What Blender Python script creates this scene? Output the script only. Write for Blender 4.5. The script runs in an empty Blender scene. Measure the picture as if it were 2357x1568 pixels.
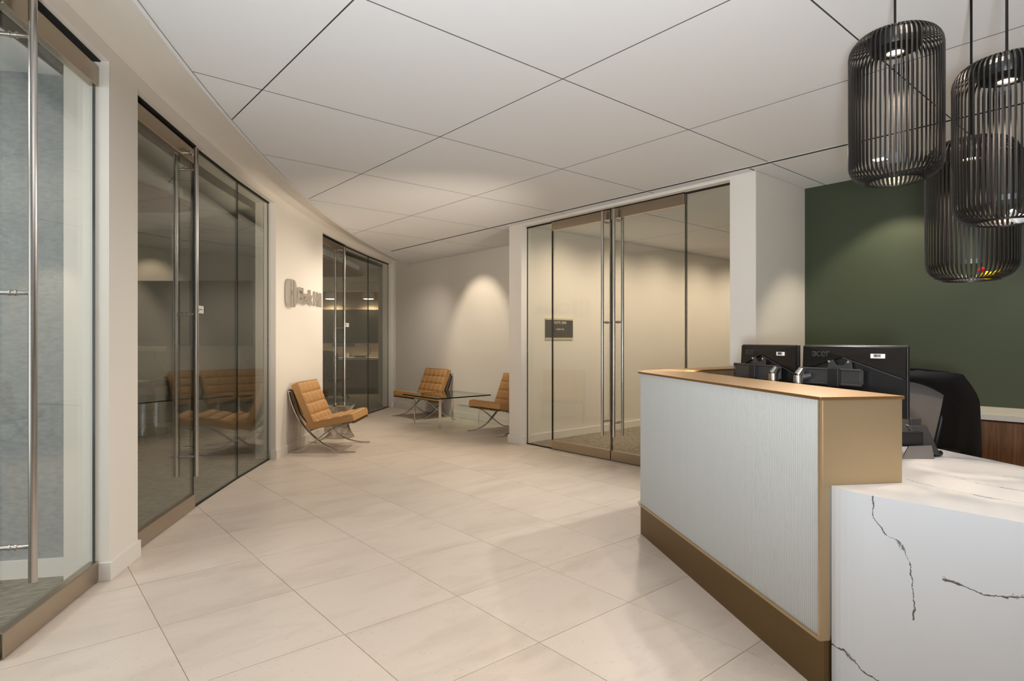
import bpy, bmesh, math, random
from mathutils import Vector, Matrix
random.seed(7)
C = bpy.context.scene.collection
SC = bpy.context.scene
pi = math.pi

# ------------------------------------------------------------------ camera, world, exposure
TH = math.radians(49.677)
S_, C_ = math.sin(TH), math.cos(TH)
def W(x, y):                       # metres right of / ahead of the tripod -> room axes
    return (x * S_ + y * C_, -x * C_ + y * S_)

cam = bpy.data.cameras.new('camera')
cam.sensor_width = 36
cam.lens = 36 * 1369.0 / 2357.0
cam.shift_y = 1.5 / 2357
cam.clip_start = 0.05
camo = bpy.data.objects.new('camera', cam)
camo.location = (0, 0, 1.30)
camo.rotation_euler = (pi / 2, 0, -(pi / 2 - TH))
C.objects.link(camo)
SC.camera = camo

wd = bpy.data.worlds.new('world'); SC.world = wd; wd.use_nodes = True
wd.node_tree.nodes['Background'].inputs[0].default_value = (0.86, 0.93, 1.0, 1)
wd.node_tree.nodes['Background'].inputs[1].default_value = 0.25
SC.view_settings.view_transform = 'Standard'
SC.view_settings.look = 'None'
SC.view_settings.gamma = 1
SC.view_settings.use_curve_mapping = False
SC.view_settings.exposure = 0.2

WARM = (1.0, 0.80, 0.56)
SOFT = (1.0, 0.885, 0.765)
COOL = (0.92, 0.96, 1.0)

def area(name, loc, rot, sx, sy, power, col):
    l = bpy.data.lights.new(name, 'AREA'); l.shape = 'RECTANGLE'; l.size = sx; l.size_y = sy
    l.energy = power; l.color = col
    o = bpy.data.objects.new(name, l); o.location = loc; o.rotation_euler = rot; C.objects.link(o)
    return o
def spot(name, loc, to, power, angle, blend, col, radius=0.03, parent=None):
    l = bpy.data.lights.new(name, 'SPOT'); l.energy = power; l.spot_size = math.radians(angle)
    l.spot_blend = blend; l.color = col; l.shadow_soft_size = radius
    o = bpy.data.objects.new(name, l); o.location = loc
    d = Vector(to) - Vector(loc)
    o.rotation_euler = d.to_track_quat('-Z', 'Y').to_euler()
    C.objects.link(o)
    if parent: o.parent = parent
    return o

# daylight from the windows of the nearest glass room
area('window_daylight', (-3.3, 2.4, 1.40), (pi / 2, 0, -pi / 2 + 0.05), 4.4, 2.4, 55, COOL)
# added up-aimed fill behind the tripod, evens out the ceiling; no fixture
spot('ceiling_bounce_fill', (*W(-0.2, -0.5), 1.15), (*W(0.55, 1.5), 2.77), 500, 120, 1.0, (0.87, 0.93, 1.0), 0.12)
# added area fills at the ceiling above the view, without fixtures
area('lobby_ceiling_fill', (*W(0.6, 0.6), 2.74), (0, 0, -(pi / 2 - TH)), 1.1, 1.1, 10, SOFT)
area('reception_ceiling_fill', (2.35, 0.55, 2.74), (0, 0, 0), 0.25, 0.25, 9, SOFT)  # added out of view to shade the floor along the desk
# lamps in the linear slot
for b in (8.2, 6.9, 5.2, 3.6, 2.0):
    spot('slot_lamp', (4.785, b, 2.765), (2.75, b + 0.2, 0.70), 135 if b > 4 else 175, 92, 0.75, (1.0, 0.85, 0.68) if b > 4 else (1.0, 0.94, 0.88), 0.05)
# added warm fill above the reception counter, lifts the far ceiling; no fixture
spot('far_ceiling_fill', (3.60, 1.95, 1.16), (3.3, 8.4, 2.35), 460, 56, 1.0, (1.0, 0.86, 0.70), 0.08)
spot('alcove_corner_fill', (4.785, 8.5, 2.762), (5.3, 9.3, 0.6), 62, 110, 1.0, SOFT, 0.05)  # added spot in the slot, lifts the dark end of the alcove
spot('alcove_wall_lamp', (4.785, 7.62, 2.762), (5.87, 7.68, 1.45), 68, 66, 0.6, (1.0, 0.84, 0.64), 0.02)
# reception niche wall washers (the recessed square lamps)
for b in (1.74, 0.1, -1.5):
    spot('niche_lamp', (5.34, b, 2.755), (5.72, b, 0.6), 50, 92, 0.4, (1.0, 0.86, 0.66), 0.03)
# elevator lobby
for a in (5.6, 6.7, 7.8, 8.9, 10.0, 11.1):
    spot('lobby_wall_lamp', (a, 4.75, 2.75), (a, 5.62, 0.7), 60, 130, 1.0, (1.0, 0.80, 0.60), 0.06)
# meeting rooms
area('meeting_room_lamp', (*W(-4.6, 5.4), 2.74), (0, 0, 0), 1.2, 0.6, 7, SOFT)
spot('display_lamp', (*W(-4.95, 7.6), 2.72), (*W(-4.95, 8.13), 1.5), 10, 80, 0.6, WARM, 0.03)
area('boardroom_lamp', (*W(-4.4, 11.5), 2.74), (0, 0, 0), 1.2, 0.6, 95, SOFT)
area('small_room_lamp', (*W(-3.4, 1.9), 2.74), (0, 0, 0), 1.0, 1.0, 30, (0.96, 0.97, 1.0))

# ------------------------------------------------------------------ materials
def lin(r, g, b):
    f = lambda c: (c / 255 / 12.92) if c / 255 <= 0.04045 else ((c / 255 + 0.055) / 1.055) ** 2.4
    return (f(r), f(g), f(b), 1)
def base(name):
    m = bpy.data.materials.new(name); m.use_nodes = True
    nt = m.node_tree; b = nt.nodes['Principled BSDF']
    return m, nt, b
def N(nt, t, **kw):
    n = nt.nodes.new(t)
    for k, v in kw.items():
        if k == 'ins':
            for i, x in v.items(): n.inputs[i].default_value = x
        else: setattr(n, k, v)
    return n
def L(nt, a, b): nt.links.new(a, b)
def coords(nt, obj=True, scale=(1, 1, 1)):
    tc = N(nt, 'ShaderNodeTexCoord'); mp = N(nt, 'ShaderNodeMapping')
    mp.inputs['Scale'].default_value = scale
    L(nt, tc.outputs['Object' if obj else 'Generated'], mp.inputs[0])
    return mp.outputs[0]
def mat(name, col, rough=0.5, metal=0.0, var=0.06, nscale=8.0, bump=0.0, bscale=60.0, stretch=(1, 1, 1), spec=0.5, coat=0.0, sheen=0.0):
    m, nt, b = base(name)
    v = coords(nt, True, stretch)
    nz = N(nt, 'ShaderNodeTexNoise', ins={'Scale': nscale, 'Detail': 5.0, 'Roughness': 0.6}); L(nt, v, nz.inputs['Vector'])
    mx = N(nt, 'ShaderNodeMix', data_type='RGBA', blend_type='MIX')
    c = Vector(col[:3])
    mx.inputs[6].default_value = (*(c * (1 - var)), 1); mx.inputs[7].default_value = (*(c * (1 + var)), 1)
    L(nt, nz.outputs['Fac'], mx.inputs[0]); L(nt, mx.outputs[2], b.inputs['Base Color'])
    b.inputs['Roughness'].default_value = rough; b.inputs['Metallic'].default_value = metal
    b.inputs['Specular IOR Level'].default_value = spec
    b.inputs['Coat Weight'].default_value = coat
    b.inputs['Sheen Weight'].default_value = sheen
    if bump:
        n2 = N(nt, 'ShaderNodeTexNoise', ins={'Scale': bscale, 'Detail': 4.0}); L(nt, v, n2.inputs['Vector'])
        bp = N(nt, 'ShaderNodeBump', ins={'Strength': bump, 'Distance': 0.004}); L(nt, n2.outputs['Fac'], bp.inputs['Height'])
        L(nt, bp.outputs[0], b.inputs['Normal'])
    return m
def emit(name, col, s):
    m, nt, b = base(name)
    b.inputs['Base Color'].default_value = (*col[:3], 1)
    b.inputs['Emission Color'].default_value = (*col[:3], 1); b.inputs['Emission Strength'].default_value = s
    return m
def glass(name, tint, body=None):
    m, nt, b = base(name); nt.nodes.remove(b)
    out = nt.nodes['Material Output']
    lw = N(nt, 'ShaderNodeLayerWeight', ins={'Blend': 0.5})
    pw = N(nt, 'ShaderNodeMath', operation='POWER', ins={1: 5.0}); L(nt, lw.outputs['Facing'], pw.inputs[0])
    ma = N(nt, 'ShaderNodeMath', operation='MULTIPLY_ADD', ins={1: 0.955, 2: 0.045}); L(nt, pw.outputs[0], ma.inputs[0])
    t = N(nt, 'ShaderNodeBsdfTransparent'); t.inputs[0].default_value = (*tint, 1)
    g = N(nt, 'ShaderNodeBsdfGlossy'); g.inputs['Roughness'].default_value = 0.0; g.inputs[0].default_value = (0.97, 1, 0.98, 1)
    mx = N(nt, 'ShaderNodeMixShader'); L(nt, ma.outputs[0], mx.inputs[0]); L(nt, t.outputs[0], mx.inputs[1]); L(nt, g.outputs[0], mx.inputs[2])
    L(nt, mx.outputs[0], out.inputs[0])
    return m
def wood(name, c1, c2, rough=0.45, axis='z', sc=1.0):
    m, nt, b = base(name)
    st = {'z': (14, 14, 0.9), 'x': (0.9, 14, 14), 'y': (14, 0.9, 14)}[axis]
    v = coords(nt, True, tuple(k * sc for k in st))
    nz = N(nt, 'ShaderNodeTexNoise', ins={'Scale': 1.6, 'Detail': 7.0, 'Roughness': 0.65, 'Distortion': 1.2}); L(nt, v, nz.inputs['Vector'])
    cr = N(nt, 'ShaderNodeValToRGB'); cr.color_ramp.elements[0].position = 0.3; cr.color_ramp.elements[1].position = 0.7
    cr.color_ramp.elements[0].color = c1; cr.color_ramp.elements[1].color = c2
    L(nt, nz.outputs['Fac'], cr.inputs[0]); L(nt, cr.outputs[0], b.inputs['Base Color'])
    b.inputs['Roughness'].default_value = rough
    return m
def brushed(name, col, rough=0.3, stretch=(1, 1, 60), metal=1.0):
    m, nt, b = base(name)
    v = coords(nt, True, stretch)
    nz = N(nt, 'ShaderNodeTexNoise', ins={'Scale': 9.0, 'Detail': 3.0}); L(nt, v, nz.inputs['Vector'])
    mr = N(nt, 'ShaderNodeMapRange', ins={3: rough - 0.06, 4: rough + 0.08}); L(nt, nz.outputs['Fac'], mr.inputs[0])
    L(nt, mr.outputs[0], b.inputs['Roughness'])
    b.inputs['Base Color'].default_value = col; b.inputs['Metallic'].default_value = metal
    return m

def tile_mat():
    m, nt, b = base('limestone_porcelain')
    tc = N(nt, 'ShaderNodeTexCoord'); oi = N(nt, 'ShaderNodeObjectInfo')
    geo = N(nt, 'ShaderNodeNewGeometry')
    sc = N(nt, 'ShaderNodeVectorMath', operation='SCALE'); sc.inputs[0].default_value = (37, 23, 11); L(nt, oi.outputs['Random'], sc.inputs['Scale'])
    ad = N(nt, 'ShaderNodeVectorMath', operation='ADD'); L(nt, geo.outputs['Position'], ad.inputs[0]); L(nt, sc.outputs[0], ad.inputs[1])
    mp = N(nt, 'ShaderNodeMapping'); mp.inputs['Rotation'].default_value = (0, 0, 0.62); mp.inputs['Scale'].default_value = (1.1, 3.2, 1); L(nt, ad.outputs[0], mp.inputs[0])
    n1 = N(nt, 'ShaderNodeTexNoise', ins={'Scale': 1.5, 'Detail': 6.0, 'Roughness': 0.6, 'Distortion': 0.5}); L(nt, mp.outputs[0], n1.inputs['Vector'])
    cr = N(nt, 'ShaderNodeValToRGB')
    e = cr.color_ramp.elements; e[0].position = 0.28; e[0].color = lin(208, 194, 180); e[1].position = 0.52; e[1].color = lin(222, 209, 196)
    L(nt, n1.outputs['Fac'], cr.inputs[0])
    n2 = N(nt, 'ShaderNodeTexNoise', ins={'Scale': 55.0, 'Detail': 3.0}); L(nt, ad.outputs[0], n2.inputs['Vector'])
    r2 = N(nt, 'ShaderNodeMapRange', ins={1: 0.3, 2: 0.36, 3: 0.9, 4: 1.0}); L(nt, n2.outputs['Fac'], r2.inputs[0])
    mu = N(nt, 'ShaderNodeVectorMath', operation='SCALE'); L(nt, cr.outputs[0], mu.inputs[0]); L(nt, r2.outputs[0], mu.inputs['Scale'])
    rv = N(nt, 'ShaderNodeMapRange', ins={3: 0.955, 4: 1.03}); L(nt, oi.outputs['Random'], rv.inputs[0])
    m2 = N(nt, 'ShaderNodeVectorMath', operation='SCALE'); L(nt, mu.outputs[0], m2.inputs[0]); L(nt, rv.outputs[0], m2.inputs['Scale'])
    L(nt, m2.outputs[0], b.inputs['Base Color'])
    b.inputs['Roughness'].default_value = 0.36; b.inputs['Specular IOR Level'].default_value = 0.35
    return m

def carpet_mat(name, c1, c2):
    m, nt, b = base(name)
    v = coords(nt, True, (1, 1, 1))
    n1 = N(nt, 'ShaderNodeTexNoise', ins={'Scale': 42.0, 'Detail': 4.0, 'Roughness': 0.7})
    mp = N(nt, 'ShaderNodeMapping'); mp.inputs['Rotation'].default_value = (0, 0, 0.5); mp.inputs['Scale'].default_value = (0.35, 1.5, 1); L(nt, v, mp.inputs[0]); L(nt, mp.outputs[0], n1.inputs['Vector'])
    cr = N(nt, 'ShaderNodeValToRGB'); e = cr.color_ramp.elements
    e[0].position = 0.35; e[0].color = c1; e[1].position = 0.65; e[1].color = c2
    L(nt, n1.outputs['Fac'], cr.inputs[0]); L(nt, cr.outputs[0], b.inputs['Base Color'])
    bp = N(nt, 'ShaderNodeBump', ins={'Strength': 0.8, 'Distance': 0.01}); L(nt, n1.outputs['Fac'], bp.inputs['Height']); L(nt, bp.outputs[0], b.inputs['Normal'])
    b.inputs['Roughness'].default_value = 0.95; b.inputs['Specular IOR Level'].default_value = 0.1
    return m

def vein_curve(nt, x, pts):
    """piecewise curve y(x) through pts, x and y mapped to 0..1 outside"""
    fc = N(nt, 'ShaderNodeFloatCurve'); cu = fc.mapping.curves[0]
    pts = sorted(pts)
    cu.points[0].location = pts[0]; cu.points[1].location = pts[-1]
    for p in pts[1:-1]: cu.points.new(*p)
    for p in cu.points: p.handle_type = 'VECTOR'
    fc.mapping.update()
    L(nt, x, fc.inputs['Value'])
    return fc.outputs[0]

def marble_mat():
    m, nt, b = base('veined_quartz')
    geo = N(nt, 'ShaderNodeNewGeometry')
    jn = N(nt, 'ShaderNodeTexNoise', ins={'Scale': 28.0, 'Detail': 5.0, 'Roughness': 0.7}); L(nt, geo.outputs['Position'], jn.inputs['Vector'])
    js = N(nt, 'ShaderNodeVectorMath', operation='SUBTRACT'); js.inputs[1].default_value = (0.5, 0.5, 0.5); L(nt, jn.outputs['Color'], js.inputs[0])
    jm = N(nt, 'ShaderNodeVectorMath', operation='SCALE'); jm.inputs['Scale'].default_value = 0.028; L(nt, js.outputs[0], jm.inputs[0])
    pos = N(nt, 'ShaderNodeVectorMath', operation='ADD'); L(nt, geo.outputs['Position'], pos.inputs[0]); L(nt, jm.outputs[0], pos.inputs[1])
    sp = N(nt, 'ShaderNodeSeparateXYZ'); L(nt, pos.outputs[0], sp.inputs[0])
    nsp = N(nt, 'ShaderNodeSeparateXYZ'); L(nt, geo.outputs['Normal'], nsp.inputs[0])
    wn = N(nt, 'ShaderNodeTexNoise', ins={'Scale': 16.0, 'Detail': 3.0}); L(nt, geo.outputs['Position'], wn.inputs['Vector'])
    wid = N(nt, 'ShaderNodeMapRange', ins={1: 0.42, 2: 0.8, 3: 0.0009, 4: 0.0052}); L(nt, wn.outputs['Fac'], wid.inputs[0])
    masks = []
    sn = N(nt, 'ShaderNodeTexNoise', ins={'Scale': 150.0, 'Detail': 5.0, 'Roughness': 0.8}); L(nt, geo.outputs['Position'], sn.inputs['Vector'])
    cn = N(nt, 'ShaderNodeTexNoise', ins={'Scale': 9.0, 'Detail': 2.0}); L(nt, geo.outputs['Position'], cn.inputs['Vector'])
    cnr = N(nt, 'ShaderNodeMapRange', ins={1: 0.45, 2: 0.62, 3: 0.30, 4: 1.0}); L(nt, cn.outputs['Fac'], cnr.inputs[0])
    clm = N(nt, 'ShaderNodeMath', operation='MULTIPLY'); L(nt, sn.outputs['Fac'], clm.inputs[0]); L(nt, cnr.outputs[0], clm.inputs[1])
    clump = clm.outputs[0]
    def rng(s, lo, hi):
        a1 = N(nt, 'ShaderNodeMath', operation='GREATER_THAN', ins={1: lo}); L(nt, s, a1.inputs[0])
        a2 = N(nt, 'ShaderNodeMath', operation='LESS_THAN', ins={1: hi}); L(nt, s, a2.inputs[0])
        a3 = N(nt, 'ShaderNodeMath', operation='MULTIPLY'); L(nt, a1.outputs[0], a3.inputs[0]); L(nt, a2.outputs[0], a3.inputs[1])
        return a3.outputs[0]
    def vein(xs, ys, pts, x0, x1, side, gain=1.0):
        f = vein_curve(nt, xs, pts)
        d = N(nt, 'ShaderNodeMath', operation='SUBTRACT'); L(nt, ys, d.inputs[0]); L(nt, f, d.inputs[1])
        ab = N(nt, 'ShaderNodeMath', operation='ABSOLUTE'); L(nt, d.outputs[0], ab.inputs[0])
        dv = N(nt, 'ShaderNodeMath', operation='DIVIDE'); L(nt, ab.outputs[0], dv.inputs[0]); L(nt, wid.outputs[0], dv.inputs[1])
        iv = N(nt, 'ShaderNodeMapRange', ins={1: 0.5, 2: 1.3, 3: gain, 4: 0.0}); L(nt, dv.outputs[0], iv.inputs[0])
        k = N(nt, 'ShaderNodeMath', operation='MULTIPLY'); L(nt, iv.outputs[0], k.inputs[0]); L(nt, rng(xs, x0, x1), k.inputs[1])
        k2 = N(nt, 'ShaderNodeMath', operation='MULTIPLY'); L(nt, k.outputs[0], k2.inputs[0]); L(nt, side, k2.inputs[1])
        masks.append(k2.outputs[0])
        nr = N(nt, 'ShaderNodeMapRange', ins={1: 0.0, 2: 0.034, 3: 1.0, 4: 0.0}); L(nt, ab.outputs[0], nr.inputs[0])
        th = N(nt, 'ShaderNodeMath', operation='MULTIPLY'); L(nt, nr.outputs[0], th.inputs[0]); L(nt, clump, th.inputs[1])
        t2 = N(nt, 'ShaderNodeMapRange', ins={1: 0.37, 2: 0.42, 3: 0.0, 4: 0.75 * gain}); L(nt, th.outputs[0], t2.inputs[0])
        t3 = N(nt, 'ShaderNodeMath', operation='MULTIPLY'); L(nt, t2.outputs[0], t3.inputs[0]); L(nt, rng(xs, x0, x1), t3.inputs[1])
        t4 = N(nt, 'ShaderNodeMath', operation='MULTIPLY'); L(nt, t3.outputs[0], t4.inputs[0]); L(nt, side, t4.inputs[1])
        masks.append(t4.outputs[0])
    fr = N(nt, 'ShaderNodeMath', operation='LESS_THAN', ins={1: 0.5}); L(nt, nsp.outputs[2], fr.inputs[0])
    tp = N(nt, 'ShaderNodeMath', operation='GREATER_THAN', ins={1: 0.5}); L(nt, nsp.outputs[2], tp.inputs[0])
    y, z, x = sp.outputs[1], sp.outputs[2], sp.outputs[0]
    vein(z, y, [(0.36, .634), (.436, .632), (.478, .635), (.529, .641), (.562, .642), (.593, .653), (.614, .664), (.635, .676), (.645, .715), (.687, .746), (.70, .754), (.78, .752)], 0.385, 0.775, fr.outputs[0])
    vein(y, z, [(0.0, .53), (.30, .552), (.356, .551), (.395, .540), (.43, .533), (.454, .530), (.487, .535), (.517, .546), (.56, .545)], 0.0, 0.555, fr.outputs[0])
    vein(y, z, [(0.45, .05), (.737, .144), (.76, .149), (.792, .158), (.816, .176), (.854, .196), (.93, .182)], 0.4, 0.96, fr.outputs[0])
    # fainter veins across the top
    def top(dx, pts, lo, hi):
        # x = f(y) + dx, curve kept inside 0..1
        xs = N(nt, 'ShaderNodeMath', operation='SUBTRACT', ins={1: dx}); L(nt, x, xs.inputs[0])
        vein(y, xs.outputs[0], pts, lo, hi, tp.outputs[0], 0.75)
    top(2.0, [(0.0, .50), (.398, .529), (.481, .529), (.553, .548), (.63, .552), (.76, .634)], 0.05, 0.76)
    top(2.0, [(0.2, .72), (.431, .738), (.505, .749), (.577, .762), (.66, .83)], 0.2, 0.66)
    top(2.2, [(0.3, .70), (.469, .779), (.509, .789), (.57, .75)], 0.3, 0.57)
    mxs = masks[0]
    for k in masks[1:]:
        mm = N(nt, 'ShaderNodeMath', operation='MAXIMUM'); L(nt, mxs, mm.inputs[0]); L(nt, k, mm.inputs[1]); mxs = mm.outputs[0]
    # small broken specks that gather along the veins
    fl = N(nt, 'ShaderNodeTexNoise', ins={'Scale': 36.0, 'Detail': 4.0, 'Roughness': 0.7}); L(nt, geo.outputs['Position'], fl.inputs['Vector'])
    fm = N(nt, 'ShaderNodeMapRange', ins={1: 0.71, 2: 0.78, 3: 0.0, 4: 0.35}); L(nt, fl.outputs['Fac'], fm.inputs[0])
    mm = N(nt, 'ShaderNodeMath', operation='MAXIMUM'); L(nt, mxs, mm.inputs[0]); L(nt, fm.outputs[0], mm.inputs[1])
    mix = N(nt, 'ShaderNodeMix', data_type='RGBA'); mix.inputs[6].default_value = lin(199, 201, 204); mix.inputs[7].default_value = lin(82, 76, 68)
    L(nt, mm.outputs[0], mix.inputs[0]); L(nt, mix.outputs[2], b.inputs['Base Color'])
    b.inputs['Roughness'].default_value = 0.16; b.inputs['Specular IOR Level'].default_value = 0.45
    return m

M = {}
M['wall'] = mat('wall_paint', lin(236, 231, 222), 0.7, var=0.012, nscale=3, bump=0.05, bscale=240)
M['taupe'] = mat('taupe_paint', lin(172, 160, 146), 0.7, var=0.012)
M['trim'] = mat('trim_paint', lin(236, 232, 224), 0.4, var=0.01)
M['ceil'] = mat('ceiling_panel_white', lin(229, 230, 231), 0.85, var=0.012, nscale=2, bump=0.04, bscale=400, spec=0.15)
M['dark'] = mat('plenum_black', lin(52, 47, 43), 0.9)
M['seam'] = mat('panel_edge_grey', lin(104, 99, 93), 0.8)
M['slotdark'] = mat('slot_black', lin(24, 22, 20), 0.8)
M['green'] = mat('green_paint', lin(60, 69, 48), 0.55, var=0.02, nscale=3, bump=0.04, bscale=240)
M['tile'] = tile_mat()
M['grout'] = mat('grout', lin(194, 180, 162), 0.9, var=0.05, nscale=40)
M['carpet'] = carpet_mat('carpet_grey', lin(84, 82, 74), lin(150, 146, 132))
M['carpet2'] = carpet_mat('carpet_taupe', lin(100, 92, 80), lin(168, 156, 138))
M['felt'] = mat('wool_felt_grey', lin(158, 163, 164), 0.95, var=0.42, nscale=26, bump=0.6, bscale=200, stretch=(1, 1, 2.2), sheen=0.3, spec=0.1)
M['glass'] = glass('clear_glass', (0.945, 0.955, 0.935))
M['glass2'] = glass('table_glass', (0.86, 0.93, 0.89))
M['edge'] = mat('glass_edge_dark', lin(20, 34, 30), 0.15, var=0.02)
M['steel'] = mat('brushed_steel', lin(200, 195, 190), 0.26, 1.0, var=0.02)
M['letter'] = mat('satin_letters', lin(196, 190, 182), 0.38, 0.55, var=0.02)
M['rail'] = brushed('brushed_rail', lin(176, 163, 146), 0.30, (40, 40, 1))
M['chrome'] = mat('chrome', lin(206, 205, 203), 0.09, 1.0, var=0.01)
M['wire'] = mat('nickel_wire', lin(196, 186, 176), 0.22, 1.0, var=0.02)
M['bronze'] = brushed('bronze_sheet', lin(194, 172, 138), 0.42, (30, 30, 1), 0.85)
M['topbronze'] = brushed('golden_bronze', lin(154, 122, 80), 0.42, (30, 30, 1), 0.85)
M['plinth'] = brushed('bronze_in_shade', lin(120, 97, 64), 0.45, (30, 30, 1), 0.85)  # same bronze as the end panel, its shade put into a darker colour
M['flute'] = mat('fluted_white', lin(180, 180, 176), 0.45, var=0.01)
M['marble'] = marble_mat()
M['leather'] = mat('tan_leather', lin(192, 148, 94), 0.55, var=0.07, nscale=9, bump=0.12, bscale=160, spec=0.4)
M['strap'] = mat('strap_leather', lin(112, 76, 36), 0.5, var=0.06)
M['black'] = mat('black_plastic', lin(26, 26, 27), 0.38, var=0.05)
M['blackm'] = brushed('black_brushed', lin(40, 37, 35), 0.32, (1, 1, 70), 0.6)
M['cage'] = mat('black_lacquer_metal', lin(15, 14, 13), 0.36, 0.0, var=0.05, spec=0.35)
M['gun'] = mat('gunmetal_plastic', lin(66, 66, 67), 0.35, 0.3, var=0.04)
M['cloth'] = mat('black_knit', lin(17, 15, 14), 0.95, var=0.2, nscale=60, bump=0.35, bscale=420, sheen=0.15, spec=0.1)
M['mesh'] = None
M['walnut'] = wood('walnut', lin(92, 62, 38), lin(150, 108, 70), 0.42)
M['oak'] = wood('smoked_oak', lin(92, 74, 58), lin(138, 114, 92), 0.5)
M['cloud'] = wood('ceiling_wood', lin(112, 86, 64), lin(146, 114, 86), 0.5, 'x')
M['counter'] = mat('white_counter', lin(228, 224, 214), 0.25, var=0.02)
M['screen'] = mat('display_glass', lin(40, 40, 38), 0.10, var=0.02)
M['white'] = mat('white_plastic', lin(235, 232, 226), 0.45, var=0.01)
M['paper'] = mat('white_paper', lin(240, 240, 238), 0.8, var=0.01)
M['ink'] = mat('black_ink', lin(12, 12, 12), 0.8, spec=0.15)
M['plaque'] = mat('plaque_black', lin(30, 27, 22), 0.6, var=0.03, spec=0.2)
M['plaqueedge'] = mat('plaque_cream', lin(214, 196, 160), 0.5, var=0.02)
M['lettering'] = mat('cream_lettering', lin(225, 214, 190), 0.6)
M['device'] = mat('blue_grey_plastic', lin(70, 76, 92), 0.4)
M['led'] = emit('lamp_led', (1.0, 0.80, 0.55), 7)
M['bulb'] = emit('pendant_bulb', (1.0, 0.80, 0.52), 9)
M['ledpanel'] = emit('downlight_lens', (1.0, 0.96, 0.90), 3.0)
def gem(name, col):
    m, nt, b = base(name); b.inputs['Base Color'].default_value = col; b.inputs['Roughness'].default_value = 0.04
    b.inputs['Transmission Weight'].default_value = 0.55; b.inputs['IOR'].default_value = 1.45
    return m
M['gem_red'] = gem('red_glass', lin(200, 16, 18)); M['gem_yellow'] = gem('yellow_glass', lin(240, 205, 20)); M['gem_clear'] = gem('clear_crystal', lin(235, 238, 240))
def pellicle():
    m, nt, b = base('chair_mesh_fabric')
    v = coords(nt, True, (1, 1, 1))
    wv = N(nt, 'ShaderNodeTexWave', ins={'Scale': 70.0, 'Distortion': 1.0}); wv.bands_direction = 'Z'; L(nt, v, wv.inputs['Vector'])
    mx = N(nt, 'ShaderNodeMix', data_type='RGBA'); mx.inputs[6].default_value = lin(92, 86, 82); mx.inputs[7].default_value = lin(132, 125, 119)
    L(nt, wv.outputs['Fac'], mx.inputs[0]); L(nt, mx.outputs[2], b.inputs['Base Color']); b.inputs['Roughness'].default_value = 0.8
    return m
M['mesh'] = pellicle()

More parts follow.
